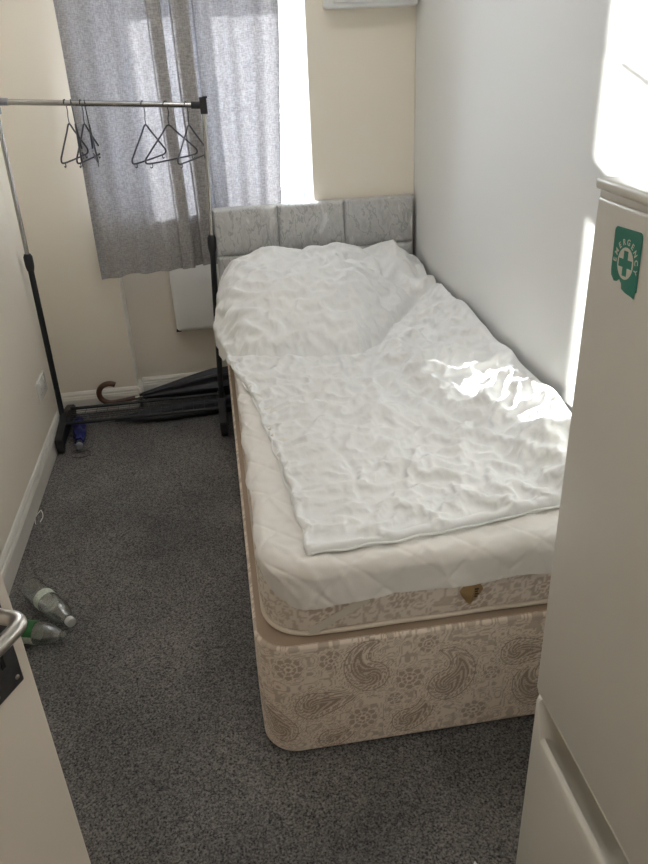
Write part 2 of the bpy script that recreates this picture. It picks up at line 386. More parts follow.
# ------------------------------------------------------------------ curtain
def curtain():
    # top view path, with two places where the cloth doubles back on itself
    xs0, xs1 = -1.385, -0.556
    P = []
    def seg(x0, x1, n, amp, lam, y=0.095, ph=0):
        for i in range(n):
            x = x0 + (x1 - x0) * i / n
            P.append((x, y + amp * math.sin(2 * PI * (x - x0) / lam + ph)))
    seg(-1.385, -1.035, 90, .012, .105)
    seg(-1.035, -.985, 16, .004, .1, .090); P += [(-.982, .094), (-.981, .101), (-.984, .107)]
    seg(-.990, -1.032, 14, .001, .1, .111); P += [(-1.036, .114), (-1.037, .120), (-1.034, .124)]
    seg(-1.03, -.945, 20, .004, .07, .126)
    seg(-.945, -.880, 18, .004, .1, .096); P += [(-.877, .100), (-.876, .106), (-.879, .111)]
    seg(-.885, -.938, 16, .001, .1, .115); P += [(-.942, .118), (-.943, .124), (-.940, .129)]
    seg(-.935, -.86, 18, .003, .07, .131)
    seg(-.86, xs1, 90, .013, .088, .105); P.append((xs1, .105))
    P = np.array(P)
    d = np.r_[0, np.cumsum(np.hypot(*(P[1:] - P[:-1]).T))]
    n = 520; s = np.linspace(0, d[-1], n); X = np.interp(s, d, P[:, 0]); Y = np.interp(s, d, P[:, 1])
    X[1:-1] = (X[:-2] + X[1:-1] + X[2:]) / 3; Y[1:-1] = (Y[:-2] + Y[1:-1] + Y[2:]) / 3
    nz = 110; t_ = np.linspace(0, 1, nz); V = np.zeros((nz, n, 3))
    hem = lerp_pts(X, [-1.385, -1.3, -1.22, -1.1, -1.0, -.9, -.556], [.672, .668, .688, .676, .696, .69, .70])
    hem = hem + .006 * np.sin(X * 33)
    for j, tt in enumerate(t_):
        z = 2.00 + (hem - 2.00) * tt
        k = 1 + .35 * math.sin(tt * 2.2); swell = .006 * np.sin(X * 24 + tt * 3) * tt
        xx = X + sstep(X, -.72, -.556) * (.032 - .052 * tt) + .006 * math.sin(tt * 5) * np.sin(X * 9 + 1) + (-.02) * tt * (X > -1.1) * 0
        V[j, :, 0] = xx; V[j, :, 1] = .105 + (Y - .105) * (1 + .25 * tt * np.sin(X * 17)) + swell - .01 * tt
        V[j, :, 2] = z
    return mesh_grid('drape', V, n, nz)
t = thing('curtain', 'grey woven curtain hanging across the window behind the clothes rail', 'curtain', (-.97, .1, .72))
me = curtain(); o = obj('drape', me, M['curtain'], t, smooth=True, angle=180)
# hem band: a second layer of the same cloth along the bottom
co = np.array([v.co[:] for v in me.vertices]).reshape(110, 520, 3)
cut = co[100:, ::2].copy(); cut[..., 1] -= .0025
obj('hem', mesh_grid('hem', cut, 260, 10), M['curtain'], t, smooth=True, angle=180, local=True)
t2 = thing('curtain_pole', 'white pole above the window carrying the grey curtain', 'curtain pole', (-.9, .1, 2.0))
bm = bmesh.new(); add_tube(bm, [(-1.45, .105, 2.012), (-.48, .105, 2.012)], .009, 12); obj('rod', bm, M['upvc'], t2, smooth=True)
bm = bmesh.new(); add_box(bm, (-1.44, .105, 2.022), (-1.425, YP - .0005, 2.04)); obj('bracket', bm, M['upvc'], t2)
bm = bmesh.new(); add_box(bm, (-.47, .105, 2.0), (WX1 - .0005, .12, 2.03)); obj('bracket', bm, M['upvc'], t2)

# ------------------------------------------------------------------ clothes rail
rk = thing('clothes_rail', 'black and chrome clothes rail with wheels between left wall and bed', 'clothes rail', (-1.28, -.05, 0))
Yp = -.05
LB, LT = Vector((-1.655, Yp, .06)), Vector((-1.640, Yp, 1.415)); RB, RT = Vector((-.930, Yp, .06)), Vector((-.862, Yp, 1.375))
for B_, T_, zj in ((LB, LT, .815), (RB, RT, .835)):
    k = (zj - B_.z) / (T_.z - B_.z); J = B_.lerp(T_, k)
    bm = bmesh.new(); add_tube(bm, [B_, J], .0125, 14); lp = obj('lower_post', bm, M['black_metal'], rk, smooth=True)
    bm = bmesh.new(); add_tube(bm, [J + Vector((0, 0, -.001)), T_], .0092, 14); obj('upper_post', bm, M['chrome'], rk, smooth=True)
    bm = bmesh.new(); d = (T_ - B_).normalized()
    add_tube(bm, [J - d * .05, J - d * .035, J - d * .02, J + d * .008, J + d * .02], [.014, .0175, .0185, .0185, .013], 16); obj('collar', bm, M['black_plastic'], rk, smooth=True)
bm = bmesh.new(); add_tube(bm, [LT + Vector((0, 0, -.006)), RT + Vector((-.012, 0, -.018))], .0105, 14); obj('hanging_bar', bm, M['chrome'], rk, smooth=True)
bm = bmesh.new(); add_box(bm, RT + Vector((-.016, -.014, -.05)), RT + Vector((.012, .014, .012)), .003); add_tube(bm, [RT + Vector((-.05, 0, -.016)), RT + Vector((-.01, 0, -.018))], .0135, 12)
add_box(bm, RT + Vector((-.004, -.016, .006)), RT + Vector((.016, .016, .014)), .002); obj('corner_joint', bm, M['black_plastic'], rk)
bm = bmesh.new(); add_box(bm, LT + Vector((-.012, -.014, -.05)), LT + Vector((.016, .014, .012)), .003); add_tube(bm, [LT + Vector((.05, 0, -.0085)), LT + Vector((.01, 0, -.0065))], .0135, 12); obj('corner_joint', bm, M['pewter'], rk)
for xc, y0, y1 in ((-1.645, -.262, .13), (-.928, -.262, .15)):
    bm = bmesh.new()
    pr = [(y0, .028), (y0, .068), (y0 + .035, .078), (-.10, .088), (-.075, .105), (-.02, .105), (.005, .088), (y1 - .035, .078), (y1, .062), (y1, .028)]
    w = .017
    A = [bm.verts.new((xc - w, y, z)) for y, z in pr]; B = [bm.verts.new((xc + w, y, z)) for y, z in pr]
    bm.faces.new(A); bm.faces.new(B[::-1])
    for i in range(len(pr)): bm.faces.new((A[i], B[i], B[(i + 1) % len(pr)], A[(i + 1) % len(pr)]))
    bmesh.ops.bevel(bm, geom=bm.edges[:], offset=.004, segments=2, affect='EDGES')
    obj('foot', bm, M['black_plastic'], rk, smooth=True)
    for yy in (y0 + .02, y1 - .02):
        bm = bmesh.new(); add_lathe(bm, [(.019, -.014), (.0215, -.010), (.0215, .010), (.019, .014)], Matrix.Translation((xc, yy, .0215)) @ Matrix.Rotation(PI / 2, 4, 'Y'), 20)
        wv = obj('caster_wheel', bm, M['black_plastic'], rk, smooth=True)
for yy in (.035, -.125):
    bm = bmesh.new(); add_tube(bm, [(-1.632, yy, .083), (-.942, yy, .083)], .0075, 12); obj('base_bar', bm, M['black_metal'], rk, smooth=True)
bm = bmesh.new()
for i in range(6): y = -.10 + i * .022; add_tube(bm, [(-1.62, y, .079), (-.95, y, .079)], .0012, 6)
for i in range(14): x = -1.61 + i * .05; add_tube(bm, [(x, -.125, .077), (x, .035, .077)], .0012, 6)
obj('wire_shelf', bm, M['black_metal'], rk)

# ------------------------------------------------------------------ hangers
def hanger_mesh():
    t = thing('coat_hanger', '', 'hanger', (0, 0, 0), 0, 'hangers on the clothes rail')
    bm = bmesh.new(); hk = []
    for a in np.linspace(-0.35 * PI, 1.0 * PI, 16): hk.append((.0145 * math.cos(a), 0, .0 + .0145 * math.sin(a)))
    hk = [(.006, 0, -.075), (.004, 0, -.05), (.012, 0, -.028)] + [(x, y, z) for x, y, z in hk[1:]]
    add_tube(bm, smooth_path(hk, 3), .0019, 8); obj('hook', bm, M['hanger'], t, smooth=True, local=True)
    bm = bmesh.new(); W = .152
    pts = [(.0, 0, -.072), (-.045, 0, -.102), (-W + .02, 0, -.165), (-W, 0, -.182), (-W + .008, 0, -.196), (-.08, 0, -.199), (.08, 0, -.199), (W - .008, 0, -.196), (W, 0, -.182), (W - .02, 0, -.165), (.045, 0, -.102)]
    sm = []
    P = [Vector(p) for p in pts]
    for i in range(len(P)):
        p0, p1, p2, p3 = P[i - 1], P[i], P[(i + 1) % len(P)], P[(i + 2) % len(P)]
        for k in range(4):
            u = k / 4; sm.append(.5 * ((2 * p1) + (p2 - p0) * u + (2 * p0 - 5 * p1 + 4 * p2 - p3) * u * u + (3 * p1 - p0 - 3 * p2 + p3) * u ** 3))
    add_tube(bm, sm, .0034, 8, closed=True)
    obj('frame', bm, M['hanger'], t, smooth=True, local=True)
    for s in (-1, 1):
        bm = bmesh.new(); add_tube(bm, smooth_path([(s * .118, 0, -.200), (s * .118, 0, -.210), (s * .126, 0, -.214), (s * .132, 0, -.209)], 3), .002, 6); obj('strap_hook', bm, M['hanger'], t, smooth=True, local=True)
    return t
def copy_tree(o, parent=None):
    c = o.copy(); COL.objects.link(c); c.parent = parent
    for ch in list(o.children): copy_tree(ch, c)
    return c
h0 = hanger_mesh()
HG = [(-1.385, 79, 'dark grey hanger, leftmost of the left cluster on the rail, opening wide'),
      (-1.362, 97, 'thin grey hanger seen edge-on, second from the left on the rail'),
      (-1.327, 80, 'dark grey hanger turned towards the window, third from the left on the rail'),
      (-1.312, 100, 'thin grey hanger seen edge-on, rightmost of the left cluster on the rail'),
      (-1.097, 68, 'dark grey hanger alone in the middle of the rail, before the bright curtain'),
      (-1.010, 50, 'darkest widest hanger, second from the right end of the rail'),
      (-.932, 68, 'dark grey hanger nearest the right post of the rail')]
bl, br = LT + Vector((0, 0, -.006)), RT + Vector((-.012, 0, -.018))
for i, (x, a, lb) in enumerate(HG):
    o = h0 if i == 0 else copy_tree(h0)
    z = bl.z + (br.z - bl.z) * (x - bl.x) / (br.x - bl.x)
    o.location = (x, Yp, z + .0105 - .0145 + .002); o.rotation_euler = (math.radians(random.uniform(-2, 2)), 0, math.radians(a)); o['label'] = lb

# ------------------------------------------------------------------ umbrellas
t = thing('umbrella', 'furled black umbrella with curved dark wooden crook handle, behind the rail base', 'umbrella', (-1.1, .12, 0))
bm = bmesh.new(); c = Vector((-1.452, .105, .112))
pts = [c + Vector((.052 * math.cos(a), 0, .050 * math.sin(a))) for a in np.linspace(math.radians(55), math.radians(272), 18)]
pts += [Vector((-1.40, .107, .066)), Vector((-1.335, .11, .074))]
add_tube(bm, pts, [.0132] * 18 + [.012, .011], 14); obj('crook_handle', bm, M['wood'], t, smooth=True)
bm = bmesh.new(); add_tube(bm, [(-1.338, .11, .0735), (-1.300, .111, .078)], [.0115, .0125], 14); add_box(bm, (-1.318, .095, .085), (-1.306, .108, .099), .002); obj('metal_collar', bm, M['chrome'], t, smooth=True)
bm = bmesh.new(); n = 30
cp = []; cr = []
for i in range(n):
    u = i / (n - 1); cp.append((-1.305 + .60 * u, .112 + .03 * u, .080 + .026 * u + .012 * math.sin(u * 3))); cr.append(.014 + .046 * min(1, u * 1.7) - .012 * max(0, u - .85) / .15)
add_tube(bm, cp, cr, 40, fold=(7, .16, .07)); obj('canopy', bm, M['umb_black'], t, smooth=True)
bm = bmesh.new(); add_tube(bm, [(-.705, .142, .105), (-.64, .145, .108)], .005, 10); obj('ferrule', bm, M['chrome'], t, smooth=True)

t = thing('umbrella', 'second black umbrella lying flat on the carpet under the rail base, tip to the left', 'umbrella', (-1.1, -.01, 0))
bm = bmesh.new(); cp = []; cr = []
for i in range(n):
    u = i / (n - 1); cp.append((-1.43 + .68 * u, -.035 + .060 * u, .036 + .001 * u)); cr.append(.010 + .024 * min(1, u * 3))
add_tube(bm, cp, cr, 40, fold=(6, .14, .1)); obj('canopy', bm, M['umb_black'], t, smooth=True)
bm = bmesh.new(); add_tube(bm, [(-1.475, -.038, .031), (-1.43, -.035, .032)], [.004, .006], 10); obj('ferrule', bm, M['chrome'], t, smooth=True)

t = thing('folding_umbrella', 'short blue folding umbrella on the carpet beside the left rail foot', 'umbrella', (-1.58, -.14, 0))
A_, B_ = Vector((-1.600, .02, .032)), Vector((-1.568, -.215, .032)); bm = bmesh.new(); cp = []; cr = []
for i in range(24):
    u = i / 23; cp.append(A_.lerp(B_, u)); cr.append(.017 + .011 * math.sin(PI * min(1, u * 1.05)) + .003 * math.sin(u * 20))
add_tube(bm, cp, cr, 36, fold=(6, .13, .12)); obj('canopy', bm, M['umb_blue'], t, smooth=True)
d = (B_ - A_).normalized()
bm = bmesh.new(); add_tube(bm, [B_ - d * .005, B_ + d * .012, B_ + d * .034], [.012, .0135, .014], 18); obj('handle', bm, M['black_plastic'], t, smooth=True)
bm = bmesh.new(); add_tube(bm, [B_ + d * .034, B_ + d * .046, B_ + d * .052], [.0155, .0165, .011], 18); obj('end_cap', bm, M['pewter'], t, smooth=True)
bm = bmesh.new(); e = B_ + d * .045
lp = [e + Vector((.0, 0, -.018)), e + Vector((-.035, .012, -.029)), e + Vector((-.03, -.035, -.030)), e + Vector((.01, -.05, -.030)), e + Vector((.045, -.025, -.030)), e + Vector((.035, .005, -.029)), e + Vector((.012, .0, -.02))]
add_tube(bm, smooth_path(lp, 5), .0013, 6); obj('wrist_strap', bm, M['black_plastic'], t, smooth=True)

# ------------------------------------------------------------------ pattern on the divan cloth
def paisley(px, py, cx, cy, size, ang, curl):
    x = (px - cx); y = (py - cy)
    best = np.full(px.shape, 9.0); K = 22
    a = ang; qx, qy = 0.0, 0.0
    for k in range(K):
        u = k / (K - 1); r = size * .33 * (1 - u) ** .8 + size * .03
        best = np.minimum(best, np.hypot(x - qx, y - qy) - r)
        st = size * 1.15 / K; a2 = a + curl * u * 2.6
        qx += st * math.cos(a2); qy += st * math.sin(a2)
    return best
def flower(px, py, cx, cy, r, n, ph):
    x = px - cx; y = py - cy; rr = np.hypot(x, y); th = np.arctan2(y, x)
    return rr - r * (.78 + .22 * np.abs(np.cos(n * th / 2 + ph)))
def damask(px, py, seeds):
    v = np.zeros(px.shape); cover = np.zeros(px.shape)
    for k in seeds:
        if k[0] == 'p':
            d = paisley(px, py, *k[1:]); s = k[3]
            scal = d + .0018 * np.sin(np.arctan2(py - k[2], px - k[1]) * 22)
            free = 1 - cover
            ring = ((scal > .0028) & (scal < .0048)) | ((scal > .0078) & (scal < .0092)) | ((scal > .0125) & (scal < .0138)) | ((d > .0175) & (d < .0186))
            leaf = np.abs(np.sin(np.arctan2(py - k[2], px - k[1]) * 9 + d * 260)) > .45
            curlp = np.abs(np.sin((d * 330) + 3 * np.arctan2(py - k[2], px - k[1])))
            body = ((d < 0) & (d > -.004)) * .9 + ((d < -.006) & (d > -.015) & leaf) * .75 + (d < -.017) * (.35 + .6 * (curlp > .6))
            v += free * (ring * .75 + body); cover = np.maximum(cover, (scal < .0195) * 1.0)
        else:
            d = flower(px, py, *k[1:]); r = k[3]; free = 1 - cover
            rr = np.hypot(px - k[1], py - k[2]); th = np.arctan2(py - k[2], px - k[1])
            petals = (d < 0) & (rr > r * .30) & (np.abs(np.cos(k[4] * th / 2 + k[5])) > .30) & ~((rr > r * .52) & (rr < r * .60))
            v += free * (petals * .75 + (rr < r * .17) * .9 + ((d > .003) & (d < .0046)) * .6 + ((d > .0075) & (d < .0088)) * .5); cover = np.maximum(cover, (d < .0105) * 1.0)
    # small sprigs and scrolls in what is left
    q = vnoise(px * 26 + 3, py * 26) ; w = vnoise(px * 60, py * 60 + 9)
    lines = (np.abs((q * 9) % 1 - .5) < .15) * .6; dots = (w > .75) * .5
    v += (1 - cover) * np.maximum(lines, dots)
    return np.clip(v, 0, 1)

def rrect(x0, x1, y0, y1, r, n=10, step=.01, corners=(1, 1, 1, 1)):
    """outline starting at back-left going down the left side, foot, right; returns pts, normals, arclength. open at the back"""
    P = []; N = []
    def line(a, b_, nrm):
        k = max(1, int(np.hypot(b_[0] - a[0], b_[1] - a[1]) / step))
        for i in range(k): P.append((a[0] + (b_[0] - a[0]) * i / k, a[1] + (b_[1] - a[1]) * i / k)); N.append(nrm)
    def arc(c, a0, a1):
        k = max(4, int(r * abs(a1 - a0) / step))
        for i in range(k): a = a0 + (a1 - a0) * i / k; P.append((c[0] + r * math.cos(a), c[1] + r * math.sin(a))); N.append((math.cos(a), math.sin(a)))
    line((x0, y1), (x0, y0 + r), (-1, 0)); arc((x0 + r, y0 + r), PI, 1.5 * PI)
    line((x0 + r, y0), (x1 - r, y0), (0, -1)); arc((x1 - r, y0 + r), 1.5 * PI, 2 * PI)
    line((x1, y0 + r), (x1, y1), (1, 0)); P.append((x1, y1)); N.append((1, 0))
    P = np.array(P); N = np.array(N); S = np.r_[0, np.cumsum(np.hypot(*(P[1:] - P[:-1]).T))]
    return P, N, S

# ------------------------------------------------------------------ bed
bed = thing('bed', 'single divan bed in beige paisley cloth with grey headboard along right wall', 'bed', (-.445, -1.0, 0))
HD = .354; BX0, BX1, BY0, BY1 = -.880, -.024, -1.995, -.075
P, N, S = rrect(BX0, BX1, BY0, BY1, .085, step=.0028)
Sf = S[np.argmin(np.abs(P[:, 0] - (BX0)) + np.abs(P[:, 1] - BY0))]
s_c = (BY1 - (BY0 + .085)) + .5 * PI * .085 / 2      # arclength at the left foot corner
seeds = []
def sd(kind, u, v, *a): seeds.append((kind, s_c + u, v, *a))
# u = metres along the foot from the corner, v = height
sd('p', .24, .235, .13, 2.6, -1.0); sd('p', .10, .165, .12, .1, .15); sd('p', .43, .17, .14, .5, 1.0); sd('p', .60, .245, .12, .05, -.2)
sd('f', .335, .21, .035, 8, 0); sd('f', .47, .27, .03, 9, .4); sd('f', .05, .29, .034, 8, .2); sd('p', .02, .09, .12, 1.9, .5)
sd('f', .22, .10, .036, 9, .1); sd('p', .33, .07, .11, .3, .7); sd('f', .50, .07, .032, 8, .3); sd('p', .66, .10, .13, 2.7, -1.0)
sd('f', .72, .20, .034, 9, .3); sd('f', .15, .30, .03, 7, .3); sd('f', .38, .31, .026, 8, 0); sd('p', .80, .28, .12, 3.0, .8); sd('f', .86, .13, .034, 8, 0)
sd('f', .54, .19, .022, 6, .3); sd('f', .30, .15, .02, 6, 0); sd('f', -.06, .20, .032, 8, 0); sd('p', .14, .045, .09, .2, .4)
for k in range(14):
    u = -.18 - k * .12; sd('p' if k % 2 else 'f', u, .10 + .16 * ((k * 7) % 5) / 4, *((.12, k * 1.3, .8 - (k % 3) * .8) if k % 2 else (.034, 8, .2 * k)))
zs = np.r_[.012, np.linspace(.02, HD - .008, 118), HD - .003, HD]
V = np.zeros((len(zs), len(P), 3)); C_ = np.zeros((len(zs), len(P)))
for j, z in enumerate(zs):
    off = -.004 * (z < .016) - .004 * (z > HD - .004) - .0035 * (z > HD - .001) + .0025 * math.sin(PI * z / HD)
    V[j, :, 0] = P[:, 0] + N[:, 0] * off; V[j, :, 1] = P[:, 1] + N[:, 1] * off; V[j, :, 2] = z
UU, VV = np.meshgrid(S, zs); C_ = damask(UU, VV, seeds)
base = obj('divan_base', mesh_grid('divan_base', V, len(P), len(zs), attr=C_), M['damask'], bed, smooth=True, angle=180)
bm = bmesh.new(); sub = list(range(0, len(P), 6)) + [len(P) - 1]
add_prism(bm, [(P[i, 0] - N[i, 0] * .006, P[i, 1] - N[i, 1] * .006) for i in sub], HD - .012, HD - .0005); obj('top_platform', bm, M['bed_plain'], bed)
bm = bmesh.new(); add_prism(bm, [(P[i, 0] - N[i, 0] * .008, P[i, 1] - N[i, 1] * .008) for i in sub], .012, .02); obj('bottom_cloth', bm, M['black_plastic'], bed)
for x in (BX0 + .12, BX1 - .12):
    for y in (BY0 + .12, BY1 - .12):
        bm = bmesh.new(); add_lathe(bm, [(.018, 0), (.018, .013)], Matrix.Translation((x, y, 0)), 12); obj('glide', bm, M['black_plastic'], bed)

# headboard, padded panels
hx0, hx1, hz0, hz1 = -.876, -.014, .36, .957
nu, nv = 420, 300; gx = np.linspace(hx0, hx1, nu); gz = np.linspace(hz0, hz1, nv); GX, GZ = np.meshgrid(gx, gz)
def dist_any(a, ls): return np.min([np.abs(a - l) for l in ls], 0)
dxs = dist_any(GX, [hx0, -.605, -.318, hx1]); dzs = dist_any(GZ, [hz0, .565, .762, hz1])
pad = 1 - .75 * np.exp(-dxs / .003) - .25 * np.exp(-dxs / .02); pad2 = 1 - .75 * np.exp(-dzs / .003) - .25 * np.exp(-dzs / .02)
T = .028 * np.minimum(pad, pad2) * 1.0 + .010
T += .0028 * (vnoise(GX * 50, GZ * 50) - .5) + .004 * (vnoise(GX * 14 + 5, GZ * 20) - .5)
V = np.stack([GX, -.028 - T, GZ], -1)
hb = obj('headboard', mesh_grid('headboard', V, nu, nv), M['velvet'], bed, smooth=True, angle=180)
bm = bmesh.new(); add_box(bm, (hx0, -.039, hz0), (hx1, -.006, hz1), .004); obj('backing_board', bm, M['velvet'], hb)
for x in (-.68, -.22):
    bm = bmesh.new(); add_box(bm, (x, -.030, .02), (x + .06, -.012, .37)); obj('strut', bm, M['wood'], bed)

# ------------------------------------------------------------------ mattress
mt = thing('mattress', 'mattress with beige floral sides and cream piping on the divan', 'mattress', (-.44, -1.02, HD + .001))
MX0, MX1, MY0, MY1, MZ0, MZ1 = -.852, -.03, -1.966, -.082, HD + .004, .545
P, N, S = rrect(MX0, MX1, MY0, MY1, .11, step=.0045)
s_m = (MY1 - (MY0 + .11)) + .5 * PI * .11 / 2
fl = []
for k in range(24):
    u = -.9 + k * .085; fl.append(('f', s_m + u, MZ0 + .06 + .07 * (k % 2) + .02 * math.sin(k * 2.3), .040 + .008 * math.sin(k * 1.7), 9, k * .4))
zs = np.linspace(MZ0, MZ1, 44); V = np.zeros((len(zs), len(P), 3))
for j, z in enumerate(zs):
    u = (z - MZ0) / (MZ1 - MZ0); off = -.006 * abs(2 * u - 1) ** 3 + .004 * math.sin(PI * u)
    wob = .003 * np.sin(S * 22 + u * 2) * math.sin(PI * u)
    V[j, :, 0] = P[:, 0] + N[:, 0] * (off + wob); V[j, :, 1] = P[:, 1] + N[:, 1] * (off + wob); V[j, :, 2] = z
UU, VV = np.meshgrid(S, zs); C_ = damask(UU, VV, fl)
obj('border', mesh_grid('border', V, len(P), len(zs), attr=C_), M['floral'], mt, smooth=True, angle=180)
sub = list(range(0, len(P), 3)) + [len(P) - 1]
bm = bmesh.new(); add_prism(bm, [(P[i, 0] - N[i, 0] * .007, P[i, 1] - N[i, 1] * .007) for i in sub], MZ1 - .02, MZ1); obj('top_panel', bm, M['piping'], mt)
for z in (MZ0 + .006, MZ1 - .030):
    bm = bmesh.new(); add_tube(bm, [(P[i, 0] + N[i, 0] * (.0015 if z < .5 else -.004), P[i, 1] + N[i, 1] * (.0015 if z < .5 else -.004), z + .001 * math.sin(S[i] * 30)) for i in sub], .0055, 8); obj('piping', bm, M['piping'], mt, smooth=True)
# ribbon hanging on the side near the corner
bm = bmesh.new(); a = Vector((-.755, MY0 - .007, .372)); b_ = Vector((-.62, MY0 - .009, .452)); dn = Vector((-.010, 0, .016))
vs = [bm.verts.new(p) for p in (a - dn * .55, b_ - dn * .55, b_ + dn * .55, a + dn * .55)]; bm.faces.new(vs)
r_ = bmesh.ops.extrude_face_region(bm, geom=bm.faces[:]); bmesh.ops.translate(bm, vec=(0, -.0012, 0), verts=[v for v in r_['geom'] if isinstance(v, bmesh.types.BMVert)])
tag(obj('ribbon', bm, M['ribbon'], mt), 'pale satin ribbon')
# brown care label: folded diamond
bm = bmesh.new(); c = Vector((-.378, MY0 - .006, .433)); nx = 9; nz = 11; grid = []
for j in range(nz):
    v = j / (nz - 1); row = []
    for i in range(nx):
        u = i / (nx - 1) * 2 - 1
        hw = .026 * (1 - abs(2 * v - 1) ** 1.2) + .002
        row.append(bm.verts.new(c + Vector((u * hw + .006 * (v - .5), -.003 - .012 * (1 - abs(u)) * math.sin(PI * v), (v - .5) * .078))))
    grid.append(row)
for j in range(nz - 1):
    for i in range(nx - 1): bm.faces.new((grid[j][i], grid[j][i + 1], grid[j + 1][i + 1], grid[j + 1][i]))
r_ = bmesh.ops.extrude_face_region(bm, geom=bm.faces[:]); bmesh.ops.translate(bm, vec=(0, .0012, 0), verts=[v for v in r_['geom'] if isinstance(v, bmesh.types.BMVert)])
tg = tag(obj('care_label', bm, M['tag'], mt), 'brown cloth label with dark print')
bm = bmesh.new()
for k in range(4):
    z = c.z + .010 - k * .007; add_box(bm, (c.x + .004, c.y - .0142, z), (c.x + .013 - .002 * (k % 2), c.y - .0122, z + .003))
obj('print', bm, M['tag_ink'], tg)

# ------------------------------------------------------------------ quilted mattress protector
rho = .035
P, N, S = rrect(MX0 + rho - .004, MX1 - rho, MY0 + rho - .012, MY1 - .005, .085, step=.005)
TOPZ = MZ1 + .0115
ang = np.arctan2(N[:, 1], N[:, 0])      # -pi left, -pi/2 foot
frontness = np.clip(-N[:, 1], 0, 1)
X_ = P[:, 0]
drop = .018 * (1 - frontness) + frontness * lerp_pts(X_, [-.86, -.78, -.55, -.2, -.03], [.128, .118, .098, .092, .088])
drop = drop + .004 * np.sin(S * 9) * frontness + .003 * np.sin(S * 31)
ks = np.r_[np.linspace(0, .42, 110)[::-1] * -1, np.linspace(0, 1, 40)[1:]]
V = np.zeros((len(ks), len(P), 3)); cxm = (MX0 + MX1) / 2
for j, k in enumerate(ks):
    if k <= 0:
        tgt = np.stack([np.full(len(P), cxm), np.clip(P[:, 1], MY0 + .43, MY1 - .43 * 0)], -1)
        q = P + (tgt - P) * (-k / .43)
        V[j, :, 0] = q[:, 0]; V[j, :, 1] = q[:, 1]; V[j, :, 2] = TOPZ
    else:
        e = k * (drop + rho * .57); th = np.minimum(e / rho, PI / 2); rest = np.maximum(e - rho * PI / 2, 0)
        flare = .004 * np.sin(S * 26 + 1) * sstep(k, .5, 1) + .003 * k
        V[j, :, 0] = P[:, 0] + N[:, 0] * (rho * np.sin(th) + flare); V[j, :, 1] = P[:, 1] + N[:, 1] * (rho * np.sin(th) + flare)
        V[j, :, 2] = TOPZ - rho * (1 - np.cos(th)) - rest
# flat coordinates for the stitch lines
fx = V[..., 0] + 0; fy = V[..., 1] - (TOPZ - V[..., 2]) * frontness[None, :]
fx = fx - (TOPZ - V[..., 2]) * np.clip(-N[:, 0], 0, 1)[None, :]
def linedist(a, p): return np.abs((a / p) % 1 - .5) * p
d1 = linedist(fx * .72 + fy * .69, .105); d2 = linedist(fx * .72 - fy * .69, .105)
q = np.minimum(p_ := d1, d2); puff = -.0034 * np.exp(-q / .0038) + .005 * (vnoise(fx * 18, fy * 18) - .5) + .0032 * (vnoise(fx * 45, fy * 45) - .5) + .0045 * (1 - np.abs(2 * vnoise(fx * 14 + fy * 6, fy * 4) - 1)) ** 4
outw = sstep(TOPZ - V[..., 2], 0, rho)
V[..., 2] += puff * (1 - outw * .85) ; V[..., 0] += puff * outw * N[:, 0]; V[..., 1] += puff * outw * N[:, 1]
V = V[::-1]
me = mesh_grid('mattress_protector', V, len(P), len(ks)); o = obj('mattress_protector', me, M['topper'], smooth=True, angle=180)
tag(o, 'thin white quilted mattress protector draped over the foot of the mattress', 'mattress protector')

# ------------------------------------------------------------------ duvet
Z0 = .557
def XLf(Y): return lerp_pts(-Y, [.08, .15, .4, .62, .75, .92, 1.135, 1.41, 1.68, 1.96], [-.875, -.900, -.914, -.897, -.872, -.838, -.802, -.775, -.755, -.738])
def YFf(a): return lerp_pts(a, [0, .28, .55, .85, 1], [-1.935, -1.925, -1.905, -1.868, -1.85])
nu, nv = 175, 373
ua = np.linspace(0, 1, nu) ; a = ua ** 1.35 * .35 + ua * .65; a = a / a[-1]
vb = np.linspace(0, 1, nv); b1 = 1 - ((1 - vb) ** 1.3 * .4 + (1 - vb) * .6)
A2, B2 = np.meshgrid(a, b1)
Yb = -.082; Y = Yb + (YFf(A2) - Yb) * B2; XR = -.020
XLe = XLf(Y) + .006 * (vnoise(Y * 12, Y * 0 + 3) - .5) * 2 + .003 * np.sin(Y * 60)
X = XLe + (XR - XLe) * A2
dL = X - XLe; dF = Y - YFf(A2) - .006 * (vnoise(X * 20, X * 0) - .5)
# crease where the pillow part begins
Yc = lerp_pts(X, [-.92, -.8, -.6, -.414, -.28, -.15, 0], [-.66, -.76, -.82, -.845, -.70, -.52, -.42])
dy = Y - Yc
top = lerp_pts(X, [-.93, -.88, -.80, -.69, -.55, -.4, -.26, -.13, -.05, 0], [.12, .165, .212, .250, .242, .250, .212, .250, .195, .165])
rise = lerp_pts(dy, [-.05, 0, .03, .09, .20, .34, .5, .62, .72, 1], [.0, .0, .14, .38, .68, .88, .97, 1.0, .97, .9])
rise = np.where(dy > 0, rise, 0)
backd = -.085 - Y
rise = rise * (.72 + .28 * sstep(backd, 0, .09))
MOUND = (top - .035) * rise
# rest of the duvet
T0 = .018 + .012 * vnoise(X * 6 + 2, Y * 6) + .014 * sstep(np.minimum(dL, dF), 0, .16)
groove = -.014 * np.exp(-(dy / .022) ** 2) * sstep(X, -.9, -.85)
Xb = lerp_pts(-Y, [0, .5, 1.0, 1.3, 1.5, 1.9, 2.0], [-.22, -.27, -.36, -.30, -.22, -.12, -.1])
rb_ = X - Xb
bul = sstep(rb_, -.02, .07) * .030 + sstep(X, -.20, -.01) * .075 * sstep(-Y, .1, .3) * (1 - .45 * sstep(-Y, 1.55, 1.85)) 
bul *= (1 - .8 * sstep(dy, 0, .15))
Hh = T0 + MOUND + groove + bul
Hh += .012 * (vnoise(X * 9, Y * 9 + 4) - .5) * 2 * (1 - .3 * (dy > 0))

